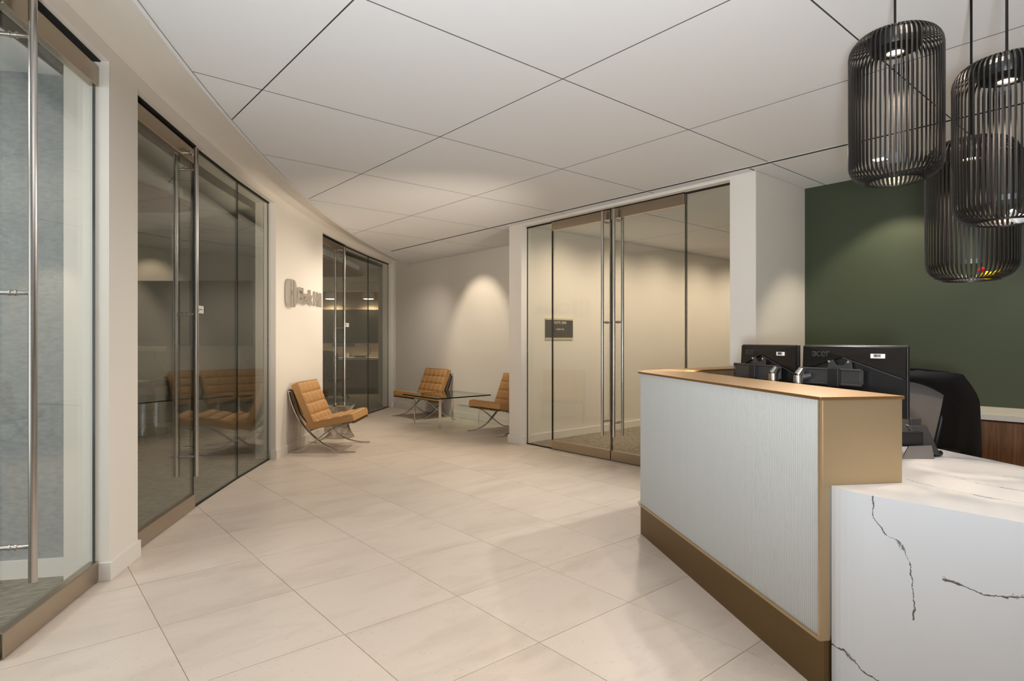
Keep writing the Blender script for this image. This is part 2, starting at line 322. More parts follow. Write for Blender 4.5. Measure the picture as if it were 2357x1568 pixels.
# ------------------------------------------------------------------ mesh helpers
class MB:
    def __init__(s): s.bm = bmesh.new()
    def verts_faces(s, vs, fs, mtx=None):
        vv = [s.bm.verts.new(mtx @ Vector(v) if mtx else v) for v in vs]
        for f in fs:
            try: s.bm.faces.new([vv[i] for i in f])
            except ValueError: pass
        return s
    def box(s, x0, x1, y0, y1, z0, z1, mtx=None, bev=0.0):
        v = [(x0, y0, z0), (x1, y0, z0), (x1, y1, z0), (x0, y1, z0), (x0, y0, z1), (x1, y0, z1), (x1, y1, z1), (x0, y1, z1)]
        if bev:
            t = bmesh.new(); tv = [t.verts.new(p) for p in v]
            for f in BOXF: t.faces.new([tv[i] for i in f])
            bmesh.ops.bevel(t, geom=t.edges[:], offset=bev, segments=2, affect='EDGES', profile=0.5)
            t.verts.ensure_lookup_table(); t.verts.index_update()
            s.verts_faces([p.co[:] for p in t.verts], [[q.index for q in f.verts] for f in t.faces], mtx); t.free()
            return s
        return s.verts_faces(v, BOXF, mtx)
    def prism(s, poly, z0, z1, mtx=None):
        n = len(poly)
        v = [(x, y, z0) for x, y in poly] + [(x, y, z1) for x, y in poly]
        f = [list(range(n - 1, -1, -1)), list(range(n, 2 * n))] + [[i, (i + 1) % n, n + (i + 1) % n, n + i] for i in range(n)]
        return s.verts_faces(v, f, mtx)
    def tube(s, pts, r, n=10, mtx=None, cap=True, flat=None):
        """round tube, or a flat bar when flat=(half width, half thick, width axis)"""
        pts = [Vector(p) for p in pts]; rings = []
        for i, p in enumerate(pts):
            d = (pts[min(i + 1, len(pts) - 1)] - pts[max(i - 1, 0)]).normalized()
            if flat:
                ax = Vector(flat[2]).normalized(); nn = d.cross(ax).normalized()
                rings.append([p + ax * flat[0] * a + nn * flat[1] * b_ for a, b_ in ((-1, -1), (1, -1), (1, 1), (-1, 1))])
            else:
                up = Vector((0, 0, 1)) if abs(d.z) < 0.95 else Vector((1, 0, 0))
                u = d.cross(up).normalized(); w = u.cross(d)
                rr = r[i] if isinstance(r, (list, tuple)) else r
                rings.append([p + (u * math.cos(2 * pi * k / n) + w * math.sin(2 * pi * k / n)) * rr for k in range(n)])
        n = len(rings[0]); vs = [v for q in rings for v in q]; fs = []
        for i in range(len(rings) - 1):
            for k in range(n):
                fs.append([i * n + k, i * n + (k + 1) % n, (i + 1) * n + (k + 1) % n, (i + 1) * n + k])
        if cap: fs += [list(range(n - 1, -1, -1)), list(range((len(rings) - 1) * n, len(rings) * n))]
        return s.verts_faces(vs, fs, mtx)
    def lathe(s, prof, n=32, mtx=None):
        vs = []; fs = []
        for r, z in prof:
            for k in range(n): vs.append((r * math.cos(2 * pi * k / n), r * math.sin(2 * pi * k / n), z))
        for i in range(len(prof) - 1):
            for k in range(n): fs.append([i * n + k, i * n + (k + 1) % n, (i + 1) * n + (k + 1) % n, (i + 1) * n + k])
        if prof[0] == prof[-1]: return s.verts_faces(vs, fs, mtx)
        if prof[0][0] > 1e-5: fs.append(list(range(n - 1, -1, -1)))
        if prof[-1][0] > 1e-5: fs.append(list(range((len(prof) - 1) * n, len(prof) * n)))
        return s.verts_faces(vs, fs, mtx)
    def ball(s, c, rx, ry, rz, n=14, mtx=None):
        m = Matrix.Translation(c) @ Matrix.Diagonal((rx, ry, rz, 1))
        if mtx: m = mtx @ m
        return s.lathe([(max(1e-6, math.sin(pi * i / n)), -math.cos(pi * i / n)) for i in range(n + 1)], n + 4, m)
    def arc(s, c, r0, r1, p0, p1, z0, z1, n=24):
        inn = [(c[0] + r0 * math.cos(p0 + (p1 - p0) * i / n), c[1] + r0 * math.sin(p0 + (p1 - p0) * i / n)) for i in range(n + 1)]
        out = [(c[0] + r1 * math.cos(p0 + (p1 - p0) * i / n), c[1] + r1 * math.sin(p0 + (p1 - p0) * i / n)) for i in range(n + 1)]
        m = n + 1
        vs = [(x, y, z0) for x, y in inn] + [(x, y, z0) for x, y in out] + [(x, y, z1) for x, y in inn] + [(x, y, z1) for x, y in out]
        fs = []
        for i in range(n):
            fs += [[i, i + 1, m + i + 1, m + i], [2 * m + i, 3 * m + i, 3 * m + i + 1, 2 * m + i + 1],
                   [i, 2 * m + i, 2 * m + i + 1, i + 1], [m + i, m + i + 1, 3 * m + i + 1, 3 * m + i]]
        fs += [[0, m, 3 * m, 2 * m], [n, 2 * m + n, 3 * m + n, m + n]]
        return s.verts_faces(vs, fs)
    def done(s, name, m, parent=None, smooth=False, bevel=0.0, mtx=None):
        bmesh.ops.remove_doubles(s.bm, verts=s.bm.verts[:], dist=1e-5)
        bmesh.ops.recalc_face_normals(s.bm, faces=s.bm.faces[:])
        if bevel:
            ed = [e for e in s.bm.edges if len(e.link_faces) == 2 and e.calc_face_angle(0) > 0.6]
            bmesh.ops.bevel(s.bm, geom=ed, offset=bevel, segments=2, affect='EDGES', profile=0.5)
        me = bpy.data.meshes.new(name); s.bm.to_mesh(me); s.bm.free()
        if smooth:
            for p in me.polygons: p.use_smooth = True
            me.set_sharp_from_angle(angle=math.radians(smooth if smooth is not True else 40))
        me.materials.append(m)
        o = bpy.data.objects.new(name, me); C.objects.link(o)
        if parent: o.parent = parent
        if mtx: o.matrix_local = mtx
        return o
BOXF = [[0, 3, 2, 1], [4, 5, 6, 7], [0, 1, 5, 4], [1, 2, 6, 5], [2, 3, 7, 6], [3, 0, 4, 7]]

def tag(o, label=None, cat=None, group=None, kind=None):
    if label: o['label'] = label
    if cat: o['category'] = cat
    if group: o['group'] = group
    if kind: o['kind'] = kind
    return o
def thing(name, label, cat, loc=(0, 0, 0), rz=0.0, group=None, kind=None):
    o = bpy.data.objects.new(name, None); C.objects.link(o); o.empty_display_size = 0.1
    o.location = loc; o.rotation_euler = (0, 0, rz)
    return tag(o, label, cat, group, kind)
def copy_tree(o, parent=None):
    c = o.copy(); C.objects.link(c)
    if parent: c.parent = parent
    for ch in list(o.children): copy_tree(ch, c)
    return c
def frame(ex, ey, ez, o):
    m = Matrix.Identity(4)
    for i, v in enumerate((ex, ey, ez, o)):
        for k in range(3): m[k][i] = v[k]
    return m
def text_mesh(txt, size, depth=0.0, bold=0.0, align='LEFT'):
    cu = bpy.data.curves.new('text', 'FONT'); cu.body = txt; cu.size = size; cu.extrude = depth / 2; cu.offset = bold; cu.resolution_u = 4
    cu.align_x = align
    o = bpy.data.objects.new('text', cu); C.objects.link(o)
    dg = bpy.context.evaluated_depsgraph_get(); dg.update()
    me = bpy.data.meshes.new_from_object(o.evaluated_get(dg))
    bpy.data.objects.remove(o); bpy.data.curves.remove(cu)
    return me
def text(name, txt, size, m, parent, mtx, depth=0.0, bold=0.0, align='LEFT'):
    me = text_mesh(txt, size, depth, bold, align); me.materials.clear(); me.materials.append(m); me.name = name
    o = bpy.data.objects.new(name, me); C.objects.link(o); o.parent = parent; o.matrix_local = mtx
    return o

def clip(poly, nx, ny, d):                      # keep points with nx*x+ny*y <= d
    out = []
    for i in range(len(poly)):
        p, q = poly[i], poly[(i + 1) % len(poly)]
        sp, sq = nx * p[0] + ny * p[1] - d, nx * q[0] + ny * q[1] - d
        if sp <= 0: out.append(p)
        if sp * sq < 0:
            t = sp / (sp - sq); out.append((p[0] + (q[0] - p[0]) * t, p[1] + (q[1] - p[1]) * t))
    return out
def parea(p): return abs(sum(p[i][0] * p[(i + 1) % len(p)][1] - p[(i + 1) % len(p)][0] * p[i][1] for i in range(len(p)))) / 2 if len(p) > 2 else 0
def clip_disc(poly, c, r, step=0.004):
    if all(math.hypot(x - c[0], y - c[1]) <= r for x, y in poly): return poly
    an = [math.atan2(y - c[1], x - c[0]) for x, y in poly]
    a = min(an) - 0.01
    while a < max(an) + 0.01 and len(poly) > 2:
        nx, ny = math.cos(a), math.sin(a)
        poly = clip(poly, nx, ny, nx * c[0] + ny * c[1] + r); a += step
    return poly
def clip_out(poly, c, r):                        # keep the part outside the disc (straight cut)
    if not poly: return poly
    mx_, my_ = sum(p[0] for p in poly) / len(poly), sum(p[1] for p in poly) / len(poly)
    a = math.atan2(my_ - c[1], mx_ - c[0]); nx, ny = math.cos(a), math.sin(a)
    return clip(poly, -nx, -ny, -(nx * c[0] + ny * c[1] + r))

# ------------------------------------------------------------------ the room
CZ = 2.77                                        # ceiling
GC, GR = (22.44, -8.58), 25.37                   # curved glass wall on the left
FR = 25.30                                       # its painted face
EC, ER = (24.30, -10.04), 27.20                  # curved edge of the panel ceiling
HD = 2.82                                        # head of the glazed openings
rad = math.radians
def on(phi, r=GR): return (GC[0] + r * math.cos(phi), GC[1] + r * math.sin(phi))
FACE_A, GLASS_A, BACK_A = 4.92, 5.02, 5.87

def struct(o, label=None, cat=None): return tag(o, label, cat, kind='structure')

# floor slab, tiles
fl = MB().box(-6, 13, -5, 17, -0.12, -0.004).done('floor', M['grout'])
struct(fl, 'pale stone tile floor of the lobby laid in a diagonal grid', 'floor')
TILE = 0.61; gap = 0.0032
proto = {}
tiles = []
for i in range(-3, 11):
    for j in range(-4, 20):
        a0, b0 = 0.53 + TILE * (i - 1), 1.27 + TILE * (j - 2)
        poly = [(a0 + gap / 2, b0 + gap / 2), (a0 + TILE - gap / 2, b0 + gap / 2), (a0 + TILE - gap / 2, b0 + TILE - gap / 2), (a0 + gap / 2, b0 + TILE - gap / 2)]
        full = parea(poly)
        cx_, cy_ = a0 + TILE / 2, b0 + TILE / 2
        dep = cx_ * C_ + cy_ * S_
        if dep < 1.2: continue
        poly = clip_disc(poly, GC, GR - 0.012)
        lim = BACK_A - 0.02 if (cy_ > 5.8 or cy_ < 2.5) else GLASS_A - 0.012
        if poly: poly = clip(poly, 1, 0, lim)
        if len(poly) < 3 or parea(poly) < 0.004: continue
        tiles.append((dep, cx_, cy_, poly, parea(poly) > full - 1e-6))
tiles.sort()
tilemesh = None
for k, (dep, x, y, poly, whole) in enumerate(tiles[:295]):
    if whole and tilemesh:
        o = bpy.data.objects.new('floor_tile', tilemesh); C.objects.link(o); o.parent = fl; o.location = (x, y, 0)
        continue
    o = MB().prism([(p[0] - x, p[1] - y) for p in poly], -0.012, 0.0).done('floor_tile', M['tile'], fl, bevel=0.0012 if whole else 0)
    o.location = (x, y, 0)
    if whole: tilemesh = o.data

# carpets
o = MB().arc(GC, GR + 0.006, 32, rad(118), rad(160), -0.02, 0.006, 60).done('floor_carpet', M['carpet']); struct(o, 'grey green woven carpet inside the meeting rooms', 'carpet')
o = MB().box(GLASS_A + 0.006, 13, 2.6, 5.66, -0.02, 0.006).done('floor_carpet', M['carpet2']); struct(o, 'taupe woven carpet behind the double glass doors', 'carpet')

# ceiling
ce = MB().box(-6, 13, -5, 17, 2.93, 3.05).done('ceiling', M['dark'])
struct(ce, 'white panel ceiling of the lobby with thin dark joints', 'ceiling')
o = MB().arc(GC, 24.0, GR + 0.25, rad(130.5), rad(166), 2.905, 2.93, 60).done('ceiling_soffit', M['wall']); struct(o, 'painted soffit strip above the curved glass wall', 'ceiling')
bk_ = clip_disc([(-5, -5), (BACK_A, -5), (BACK_A, 10.7), (-5, 10.7)], EC, ER)
o = MB().prism(bk_, CZ + 0.010, CZ + 0.05).done('ceiling_backing', M['slotdark'], ce)
P = 1.2365; PG = 0.008
def panel(poly, parent=ce, z0=CZ, z1=CZ + 0.0098):
    if len(poly) < 3 or parea(poly) < 0.003: return
    mx_, my_ = sum(p[0] for p in poly) / len(poly), sum(p[1] for p in poly) / len(poly)
    o = MB().prism([(p[0] - mx_, p[1] - my_) for p in poly], z0, z1).done('ceiling_panel', M['ceil'], parent)
    o.data.materials.append(M['seam'])
    for f_ in o.data.polygons:
        if abs(f_.normal.z) < 0.5: f_.material_index = 1
    o.location = (mx_, my_, 0)
A0, B0 = 1.137, 2.358
def rect(a0, a1, b0, b1): return [(a0, b0), (a1, b0), (a1, b1), (a0, b1)]
SLA, SLB = 4.766, 4.802
for i in range(-4, 3):
    for j in range(-5, 8):
        a0, b0 = A0 + P * i, B0 + 1.239 * j
        a1 = a0 + P if i < 2 else SLA - 0.014
        p = rect(a0 + PG / 2, a1 - (PG / 2 if i < 2 else 0), b0 + PG / 2, b0 + 1.239 - PG / 2)
        if max(q[0] * C_ + q[1] * S_ for q in p) < -0.8: continue
        panel(clip_disc(p, EC, ER - 0.004))
for j in range(-5, 7):                                        # row beyond the slot
    b0 = B0 + 1.239 * j; b1 = b0 + 1.239
    for lo, hi, aend in ((-5, 2.545, BACK_A), (2.56, 5.845, FACE_A), (5.855, 11, BACK_A)):
        q0, q1 = max(b0 + PG / 2, lo), min(b1 - PG / 2, hi)
        if q1 - q0 > 0.02: panel(clip_disc(rect(SLB + 0.014, aend - 0.003, q0, q1), EC, ER - 0.004))
# slot
sl = thing('ceiling_slot', 'long thin black linear light slot in the white ceiling', 'light slot', (0, 0, CZ))
MB().box(SLA - 0.001, SLB + 0.001, -4.5, 8.70, -0.0005, 0.0099).done('housing', M['slotdark'], sl)
for x0 in (SLA - 0.012, SLB): MB().box(x0, x0 + 0.012, -4.5, 8.70, -0.002, 0.002).done('flange', M['ceil'], sl)
MB().box(SLA - 0.012, SLB + 0.012, 8.71, 8.90, 0.0, 0.0098).done('filler_strip', M['ceil'], sl)
# curved edge trim
o = MB().arc(EC, ER, ER + 0.02, rad(131.2), rad(160), CZ - 0.004, CZ + 0.045, 60).done('trim_1', M['ceil']); struct(o, 'curved metal edge trim around the panel ceiling', 'trim')

# curved left wall: piers, header, baseboards
OPEN = [(150.45, 157.5), (143.0, 149.62), (131.25, 138.95)]          # glazed openings, degrees
PIERS = [(149.685, 150.49), (138.98, 142.93), (130.7, 131.04), (157.5, 160.5)]
names = {0: 'slim white pier between the two nearest glass doors', 1: 'cream curved wall carrying the metal letters', 2: 'narrow white end of the curved wall in the far corner', 3: 'curved wall beside the nearest glass door'}
for k, (p0, p1) in enumerate(PIERS):
    o = MB().arc(GC, FR, FR + 0.22, rad(p0), rad(p1), 0, 2.93, 12).done('wall_left', M['wall']); struct(o, names[k], 'wall')
    o = MB().arc(GC, FR - 0.014, FR + 0.055, rad(p0 - 0.03), rad(p1 + 0.03), 0, 0.10, 12).done('baseboard_left', M['trim'], bevel=0.002); struct(o, 'white baseboard along the ' + names[k].split(' ', 1)[1], 'baseboard')
for k, (p0, p1) in enumerate(OPEN):
    o = MB().arc(GC, FR + 0.0008, FR + 0.22, rad(p0 - 0.07), rad(p1 + 0.07), HD, 2.93, 16).done('wall_left', M['wall'])
    struct(o, 'wall header over the ' + ('nearest', 'middle', 'far')[k] + ' glass opening on the left', 'wall')

# flat pieces of glass wall: local frame at an angle, x along the wall to the right (seen from the lobby), y into the room behind
def chord(p0, p1):
    A, B = Vector((*on(rad(p1)), 0)), Vector((*on(rad(p0)), 0))       # left end (bigger angle) -> right end
    ex = (B - A); ln = ex.length; ex.normalize(); ez = Vector((0, 0, 1)); ey = ez.cross(ex)
    return frame(ex, ey, ez, A), ln
def set_m(o, m): o.matrix_world = m
def handle(parent, x, z0, z1, stand, off=0.072, r=0.0165):
    h = MB().tube([(x, -off, z0), (x, -off, z1)], r, 16).done('pull_handle', M['steel'], parent, 40)
    for z in stand:
        MB().tube([(x, -off, z), (x, off, z)], 0.0095, 10).tube([(x, -0.016, z), (x, -0.008, z)], 0.014, 10).tube([(x, 0.008, z), (x, 0.016, z)], 0.014, 10).done('standoff', M['steel'], h, 40)
    MB().tube([(x, off, z0), (x, off, z1)], r, 16).done('pull_handle', M['steel'], parent, 40)
def leaf(name, m, ln, label, hx, head, z0=0.274, knob=None, catch=True):
    d = thing(name, label, 'door', kind='structure'); set_m(d, m)
    MB().box(0.004, ln - 0.004, -0.006, 0.006, 0.105, head - 0.125).done('glass_leaf', M['glass'], d)
    r1 = MB().box(0.004, ln - 0.004, -0.024, 0.024, head - 0.145, head - 0.038, bev=0.004).done('top_rail', M['rail'], d)
    MB().box(0.004, ln - 0.004, -0.024, 0.024, 0.008, 0.112, bev=0.004).done('bottom_rail', M['rail'], d)
    for e in (0.0045, ln - 0.0085): MB().box(e, e + 0.004, -0.0062, 0.0062, 0.112, head - 0.145).done('glass_edge', M['edge'], d)
    handle(d, hx, z0, head - 0.055, (0.425, 1.505, 2.60))
    if knob: MB().tube([(knob, -0.024, head - 0.115), (knob, -0.055, head - 0.115)], 0.016, 14).tube([(knob, -0.055, head - 0.115), (knob, -0.075, head - 0.13)], 0.011, 12).done('door_stop', M['steel'], r1, 40)
    return d
def lite(name, m, ln, label, head, edges=(True, True)):
    d = thing(name, label, 'window', kind='structure'); set_m(d, m)
    MB().box(0.003, ln - 0.003, -0.006, 0.006, 0.004, head - 0.004).done('glass_pane', M['glass'], d)
    for k, e in enumerate((0.0035, ln - 0.0065)):
        if edges[k]: MB().box(e, e + 0.003, -0.0062, 0.0062, 0.004, head - 0.01).done('glass_edge', M['edge'], d)
    MB().box(0, ln, -0.010, 0.010, 0.0, 0.012).done('floor_channel', M['slotdark'], d)
    MB().box(0, ln, -0.012, 0.012, head - 0.016, head).done('head_channel', M['slotdark'], d)
    return d
# header reveal over doors
def reveal(m, ln, parent, head): MB().box(0, ln, -0.03, 0.03, head - 0.008, head).done('head_channel', M['slotdark'], parent)

m, ln = chord(150.50, 152.36); d = leaf('door_1', m, ln, 'nearest frameless glass door at the left edge with a full height steel pull', 0.115, HD); reveal(m, ln, d, HD)
m, ln = chord(152.37, 157.45); lite('window_1', m, ln, 'fixed glass pane left of the nearest glass door', HD)
m, ln = chord(147.27, 149.60); d = leaf('door_2', m, ln, 'middle frameless glass door on the left in front of the dark meeting room', ln - 0.125, HD, knob=ln - 0.20); reveal(m, ln, d, HD)
m, ln = chord(145.02, 147.26); w2 = lite('window_2', m, ln, 'fixed glass pane right of the middle glass door', HD)
m, ln = chord(143.02, 145.01); lite('window_3', m, ln, 'fixed glass pane just left of the lettered wall', HD)
m, ln = chord(136.40, 138.95); d = leaf('door_3', m, ln, 'far frameless glass door on the left beside the lettered wall', ln - 0.185, HD, knob=ln - 0.28); reveal(m, ln, d, HD)
m3, ln3 = chord(133.70, 136.39); w4 = lite('window_4', m3, ln3, 'fixed glass pane right of the far glass door', HD)
m, ln = chord(131.27, 133.69); lite('window_5', m, ln, 'fixed glass pane in the far left corner', HD)
# paper signs stuck to the panes
def door_sign(win, x, z, label):
    s = thing('door_sign', label, 'sign', group='small white signs on the glass')
    s.matrix_world = win.matrix_world @ Matrix.Translation((x, -0.0125, z)) if False else win.matrix_basis @ Matrix.Translation((x, -0.0065, z))
    MB().box(0, 0.17, -0.003, 0, -0.03, 0.03).done('plate', M['white'], s)
    b = MB()
    for x0, x1, z0, z1 in ((.012, .03, .004, .016), (.034, .05, .006, .016), (.054, .066, .002, .014), (.012, .034, -.004, 0), (.06, .08, -.018, .004), (.066, .074, -.004, .012)): b.box(x0, x1, -0.0036, -0.0028, z0, z1)
    b.done('print', M['ink'], s)
    b = MB()
    for i in range(4): b.box(.095 + .014 * i, .105 + .014 * i, -0.0034, -0.0029, -.004, .004)
    b.done('print', M['gun'], s)
door_sign(w2, 0.02, 1.553, 'small white sign on the glass right of the middle door handle')
door_sign(w4, 0.03, 1.56, 'small white sign on the glass right of the far door handle')

# right hand wall: pillars, header, alcove, niche
def wbox(name, x0, x1, y0, y1, z0, z1, m, label, cat='wall', bev=0.0):
    o = MB().box(x0, x1, y0, y1, z0, z1, bev=bev).done(name, m); return struct(o, label, cat)
wbox('wall_right', FACE_A, 12.5, 5.655, 5.853, 0, 2.93, M['wall'], 'wall with the suite plaque, seen through the glass doors')
wbox('wall_right', FACE_A, GLASS_A + 0.06, 5.616, 5.655, 0, 2.93, M['wall'], 'white jamb left of the double glass doors')
wbox('wall_right', FACE_A, BACK_A + 0.15, 2.548, 2.79, 0, 2.93, M['wall'], 'pale column between the double glass doors and the green wall')
wbox('wall_right', FACE_A, FACE_A + 0.2, 2.79, 5.616, 2.742, 2.93, M['wall'], 'thin wall header above the double glass doors')
wbox('wall_back', BACK_A, BACK_A + 0.15, 5.853, 11.2, 0, 2.93, M['wall'], 'cream back wall of the seating alcove with a pool of light')
wbox('wall_back', BACK_A, BACK_A + 0.15, -5, 2.548, 0, 2.93, M['green'], 'dark green accent wall behind the reception desk')
wbox('wall_lobby', 12.35, 12.5, 2.6, 5.655, 0, 2.93, M['wall'], 'end wall of the lobby behind the double glass doors')
wbox('wall_lobby', GLASS_A + 0.85, 12.5, 2.6, 2.79, 0, 2.93, M['wall'], 'side wall of the lobby behind the double glass doors')
for k, j in enumerate(range(0, 4)):
    a0 = 5.13 + 1.85 * j
    panel(rect(a0 + PG / 2, a0 + 1.85 - PG / 2, 2.8, 4.225)); panel(rect(a0 + PG / 2, a0 + 1.85 - PG / 2, 4.235, 5.65))
def bb(name, x0, x1, y0, y1, label, h=0.10): o = MB().box(x0, x1, y0, y1, 0, h, bev=0.002).done(name, M['trim']); struct(o, label, 'baseboard')
bb('baseboard_back', BACK_A - 0.014, BACK_A, 5.86, 10.5, 'white baseboard along the alcove back wall')
bb('baseboard_right', FACE_A - 0.014, GLASS_A - 0.03, 5.602, 5.867, 'white baseboard around the pillar left of the double doors', 0.105)
bb('baseboard_right', GLASS_A + 0.06, 12.3, 5.641, 5.655, 'white baseboard along the plaque wall behind the glass')
bb('baseboard_right', FACE_A - 0.014, GLASS_A - 0.03, 2.535, 2.80, 'white baseboard around the column beside the green wall')

# double glass doors on the right
def rframe(b_left, b_right):
    return frame((0, -1, 0), (1, 0, 0), (0, 0, 1), (GLASS_A, b_left, 0)), b_left - b_right
RH = 2.742
m, ln = rframe(5.616, 5.160); lite('window_6', m, ln, 'narrow glass sidelight left of the double doors', RH)
m, ln = rframe(5.157, 4.238); d = leaf('door_4', m, ln, 'left leaf of the double glass doors with tall steel pulls', 5.157 - 4.307, RH + 0.03, 0.274); reveal(m, ln, d, RH)
m, ln = rframe(4.234, 3.306); d = leaf('door_5', m, ln, 'right leaf of the double glass doors, partly behind the desk', 4.234 - 4.146, RH + 0.03, 0.274); reveal(m, ln, d, RH)
m, ln = rframe(3.303, 2.79); lite('window_7', m, ln, 'fixed glass pane beside the column at the desk', RH)

wbox('wall_rear', -6, BACK_A + 0.15, -5.0, -4.85, 0, 2.93, M['wall'], 'rear wall of the lobby behind the tripod')
wbox('wall_rear', -6, -5.85, -4.85, 1.0, 0, 2.93, M['wall'], 'rear side wall of the lobby behind the tripod')
# meeting room partitions behind the curved glass
def partition(X0, X1, Y, t, name, m, label):
    p = [W(X0, Y), W(X1, Y), W(X1, Y + t), W(X0, Y + t)]
    o = MB().prism(p, 0, 2.93).done(name, m); return struct(o, label, 'wall')
# radial felt partition of the nearest room
pA = on(rad(150.2), GR + 0.20); dx, dy = math.cos(rad(151.2)), math.sin(rad(151.2)); nx, ny = -dy, dx
q = lambda s, t: (pA[0] + dx * s + nx * t, pA[1] + dy * s + ny * t)
o = MB().prism([q(-0.02, 0.02), q(4.5, 0.02), q(4.5, -0.1), q(-0.02, -0.1)], 0, 2.93).done('wall_felt', M['felt']); struct(o, 'grey felt covered wall inside the nearest glass room', 'wall')
o = MB().prism([q(-0.02, 0.034), q(4.5, 0.034), q(4.5, 0.02), q(-0.02, 0.02)], 0, 0.105).done('baseboard_felt', M['trim']); struct(o, 'white baseboard below the grey felt wall', 'baseboard')
partition(-8.5, -2.85, 8.13, 0.14, 'wall_meeting', M['wall'], 'wall with the large display inside the middle glass room')
partition(-8.5, -2.85, 8.112, 0.018, 'baseboard_meeting', M['trim'], '') ; bpy.data.objects['baseboard_meeting'].scale = (1, 1, 0.125 / 2.93); bpy.data.objects['baseboard_meeting']['label'] = 'white baseboard below the display in the middle glass room'; bpy.data.objects['baseboard_meeting']['category'] = 'baseboard'
partition(-9, -2.45, 15.25, 0.14, 'wall_boardroom', M['taupe'], 'far wall with the dark display inside the far glass room')
o = MB().arc(GC, 31.0, 31.2, rad(128), rad(162), 0, 2.93, 60).done('wall_outer', M['wall']); struct(o, 'outer wall of the meeting rooms', 'wall')
pw = [W(-2.45, 15.4), W(-2.3, 15.4), (BACK_A + 0.16, 10.62), (BACK_A + 0.02, 10.62)]
o = MB().prism(pw, 0, 2.93).done('wall_side', M['wall']); struct(o, 'side wall of the far glass room', 'wall')
# room ceilings (panels, clipped to the curve)
for i in range(-8, 5):
    for j in range(-2, 11):
        a0, b0 = A0 + P * i, B0 + 1.239 * j
        p = clip_out(rect(a0 + PG / 2, a0 + P - PG / 2, b0 + PG / 2, b0 + 1.239 - PG / 2), GC, GR + 0.21)
        if len(p) < 3: continue
        mx_, my_ = sum(t[0] for t in p) / len(p), sum(t[1] for t in p) / len(p)
        r_ = math.hypot(mx_ - GC[0], my_ - GC[1]); ph = math.degrees(math.atan2(my_ - GC[1], mx_ - GC[0]))
        if r_ > 30.6 or r_ < GR + 0.1 or ph > 156 or ph < 124: continue
        X = mx_ * S_ - my_ * C_
        if X > -2.4: continue
        panel(p)
# wooden ceiling clouds
def cloud(X0, X1, Y0, Y1, r, label):
    pts = []
    for cx_, cy_, a in ((X1 - r, Y1 - r, 0), (X0 + r, Y1 - r, 90), (X0 + r, Y0 + r, 180), (X1 - r, Y0 + r, 270)):
        for k in range(9): pts.append((cx_ + r * math.cos(rad(a + k * 11.25)), cy_ + r * math.sin(rad(a + k * 11.25))))
    t = thing('ceiling_cloud', label, 'ceiling panel', (*W((X0 + X1) / 2, (Y0 + Y1) / 2), 2.60), -(pi / 2 - TH))
    mx_, my_ = (X0 + X1) / 2, (Y0 + Y1) / 2
    MB().prism([(x - mx_, y - my_) for x, y in pts], 0, 0.05).done('wood_panel', M['cloud'], t)
    MB().prism([((x - mx_) * 0.96, (y - my_) * 0.96) for x, y in pts], 0.05, 0.17).done('plenum_box', M['ceil'], t)
cloud(-6.2, -3.12, 3.7, 6.02, 0.30, 'brown wooden ceiling panel in the middle glass room')
cloud(-6.2, -2.92, 9.0, 12.05, 0.40, 'brown wooden ceiling panel with a rounded tip in the far glass room')
RZ = -(pi / 2 - TH)

# ------------------------------------------------------------------ sign on the curved wall
def wall_frame(phi, z, off):
    c = on(phi, FR - off)
    return frame((math.sin(phi), -math.cos(phi), 0), (0, 0, 1), (-math.cos(phi), -math.sin(phi), 0), (c[0], c[1], z))
sg = thing('wall_sign', 'brushed metal emblem and raised letters on the cream curved wall', 'sign')
sg.matrix_world = wall_frame(rad(142.28), 1.70, 0.0)
D0, D1 = 0.006, 0.045
def em(poly): 
    MB().prism(poly, D0, D1).done('emblem_bar', M['letter'], sg, bevel=0.0015)
Hh = 0.325
def rounded_left(x0, x1, r):
    pts = [(x1, 0), (x1, Hh)]
    pts += [(x0 + r + r * math.cos(rad(90 + k * 15)), Hh - r + r * math.sin(rad(90 + k * 15))) for k in range(7)]
    pts += [(x0 + r + r * math.cos(rad(180 + k * 15)), r + r * math.sin(rad(180 + k * 15))) for k in range(7)]
    return pts
em(rounded_left(0.0, 0.085, 0.085))
em([(0.108, 0.0), (0.175, 0.0), (0.175, 0.138), (0.108, 0.138)]); em([(0.108, 0.187), (0.175, 0.187), (0.175, Hh - 0.0), (0.108, Hh)])
em([(0.30 - x, y) for x, y in rounded_left(0.0, 0.085, 0.085)][::-1])
x = 0.345
for ch in 'Clark Hill':
    if ch == ' ': x += 0.055; continue
    me = text_mesh(ch, 0.262, D1 - D0, 0.006)
    xs = [v.co.x for v in me.vertices]; x0, x1 = min(xs), max(xs)
    me.materials.clear(); me.materials.append(M['letter']); me.name = 'letter'
    o = bpy.data.objects.new('letter', me); C.objects.link(o); o.parent = sg; o.location = (x - x0, 0.075, (D0 + D1) / 2)
    x += x1 - x0 + 0.020

# suite plaque behind the glass
pq = thing('suite_plaque', 'black suite plaque with cream edges on the wall behind the glass doors', 'sign')
pq.matrix_world = frame((1, 0, 0), (0, 0, 1), (0, -1, 0), (5.366, 5.655, 1.327))
MB().box(0, 0.514, 0, 0.272, 0.002, 0.012).done('plate', M['plaque'], pq, bevel=0.002)
MB().box(-0.002, 0.516, 0.254, 0.276, 0.002, 0.015).done('edge_strip', M['plaqueedge'], pq)
MB().box(-0.002, 0.516, -0.004, 0.018, 0.002, 0.015).done('edge_strip', M['plaqueedge'], pq)
text('lettering', 'SUITE 2800', 0.048, M['lettering'], pq, Matrix.Translation((0.27, 0.205, 0.0135)), 0.001, align='CENTER')
text('lettering', 'CLARK HILL', 0.030, M['lettering'], pq, Matrix.Translation((0.27, 0.122, 0.0135)), 0.001, align='CENTER')

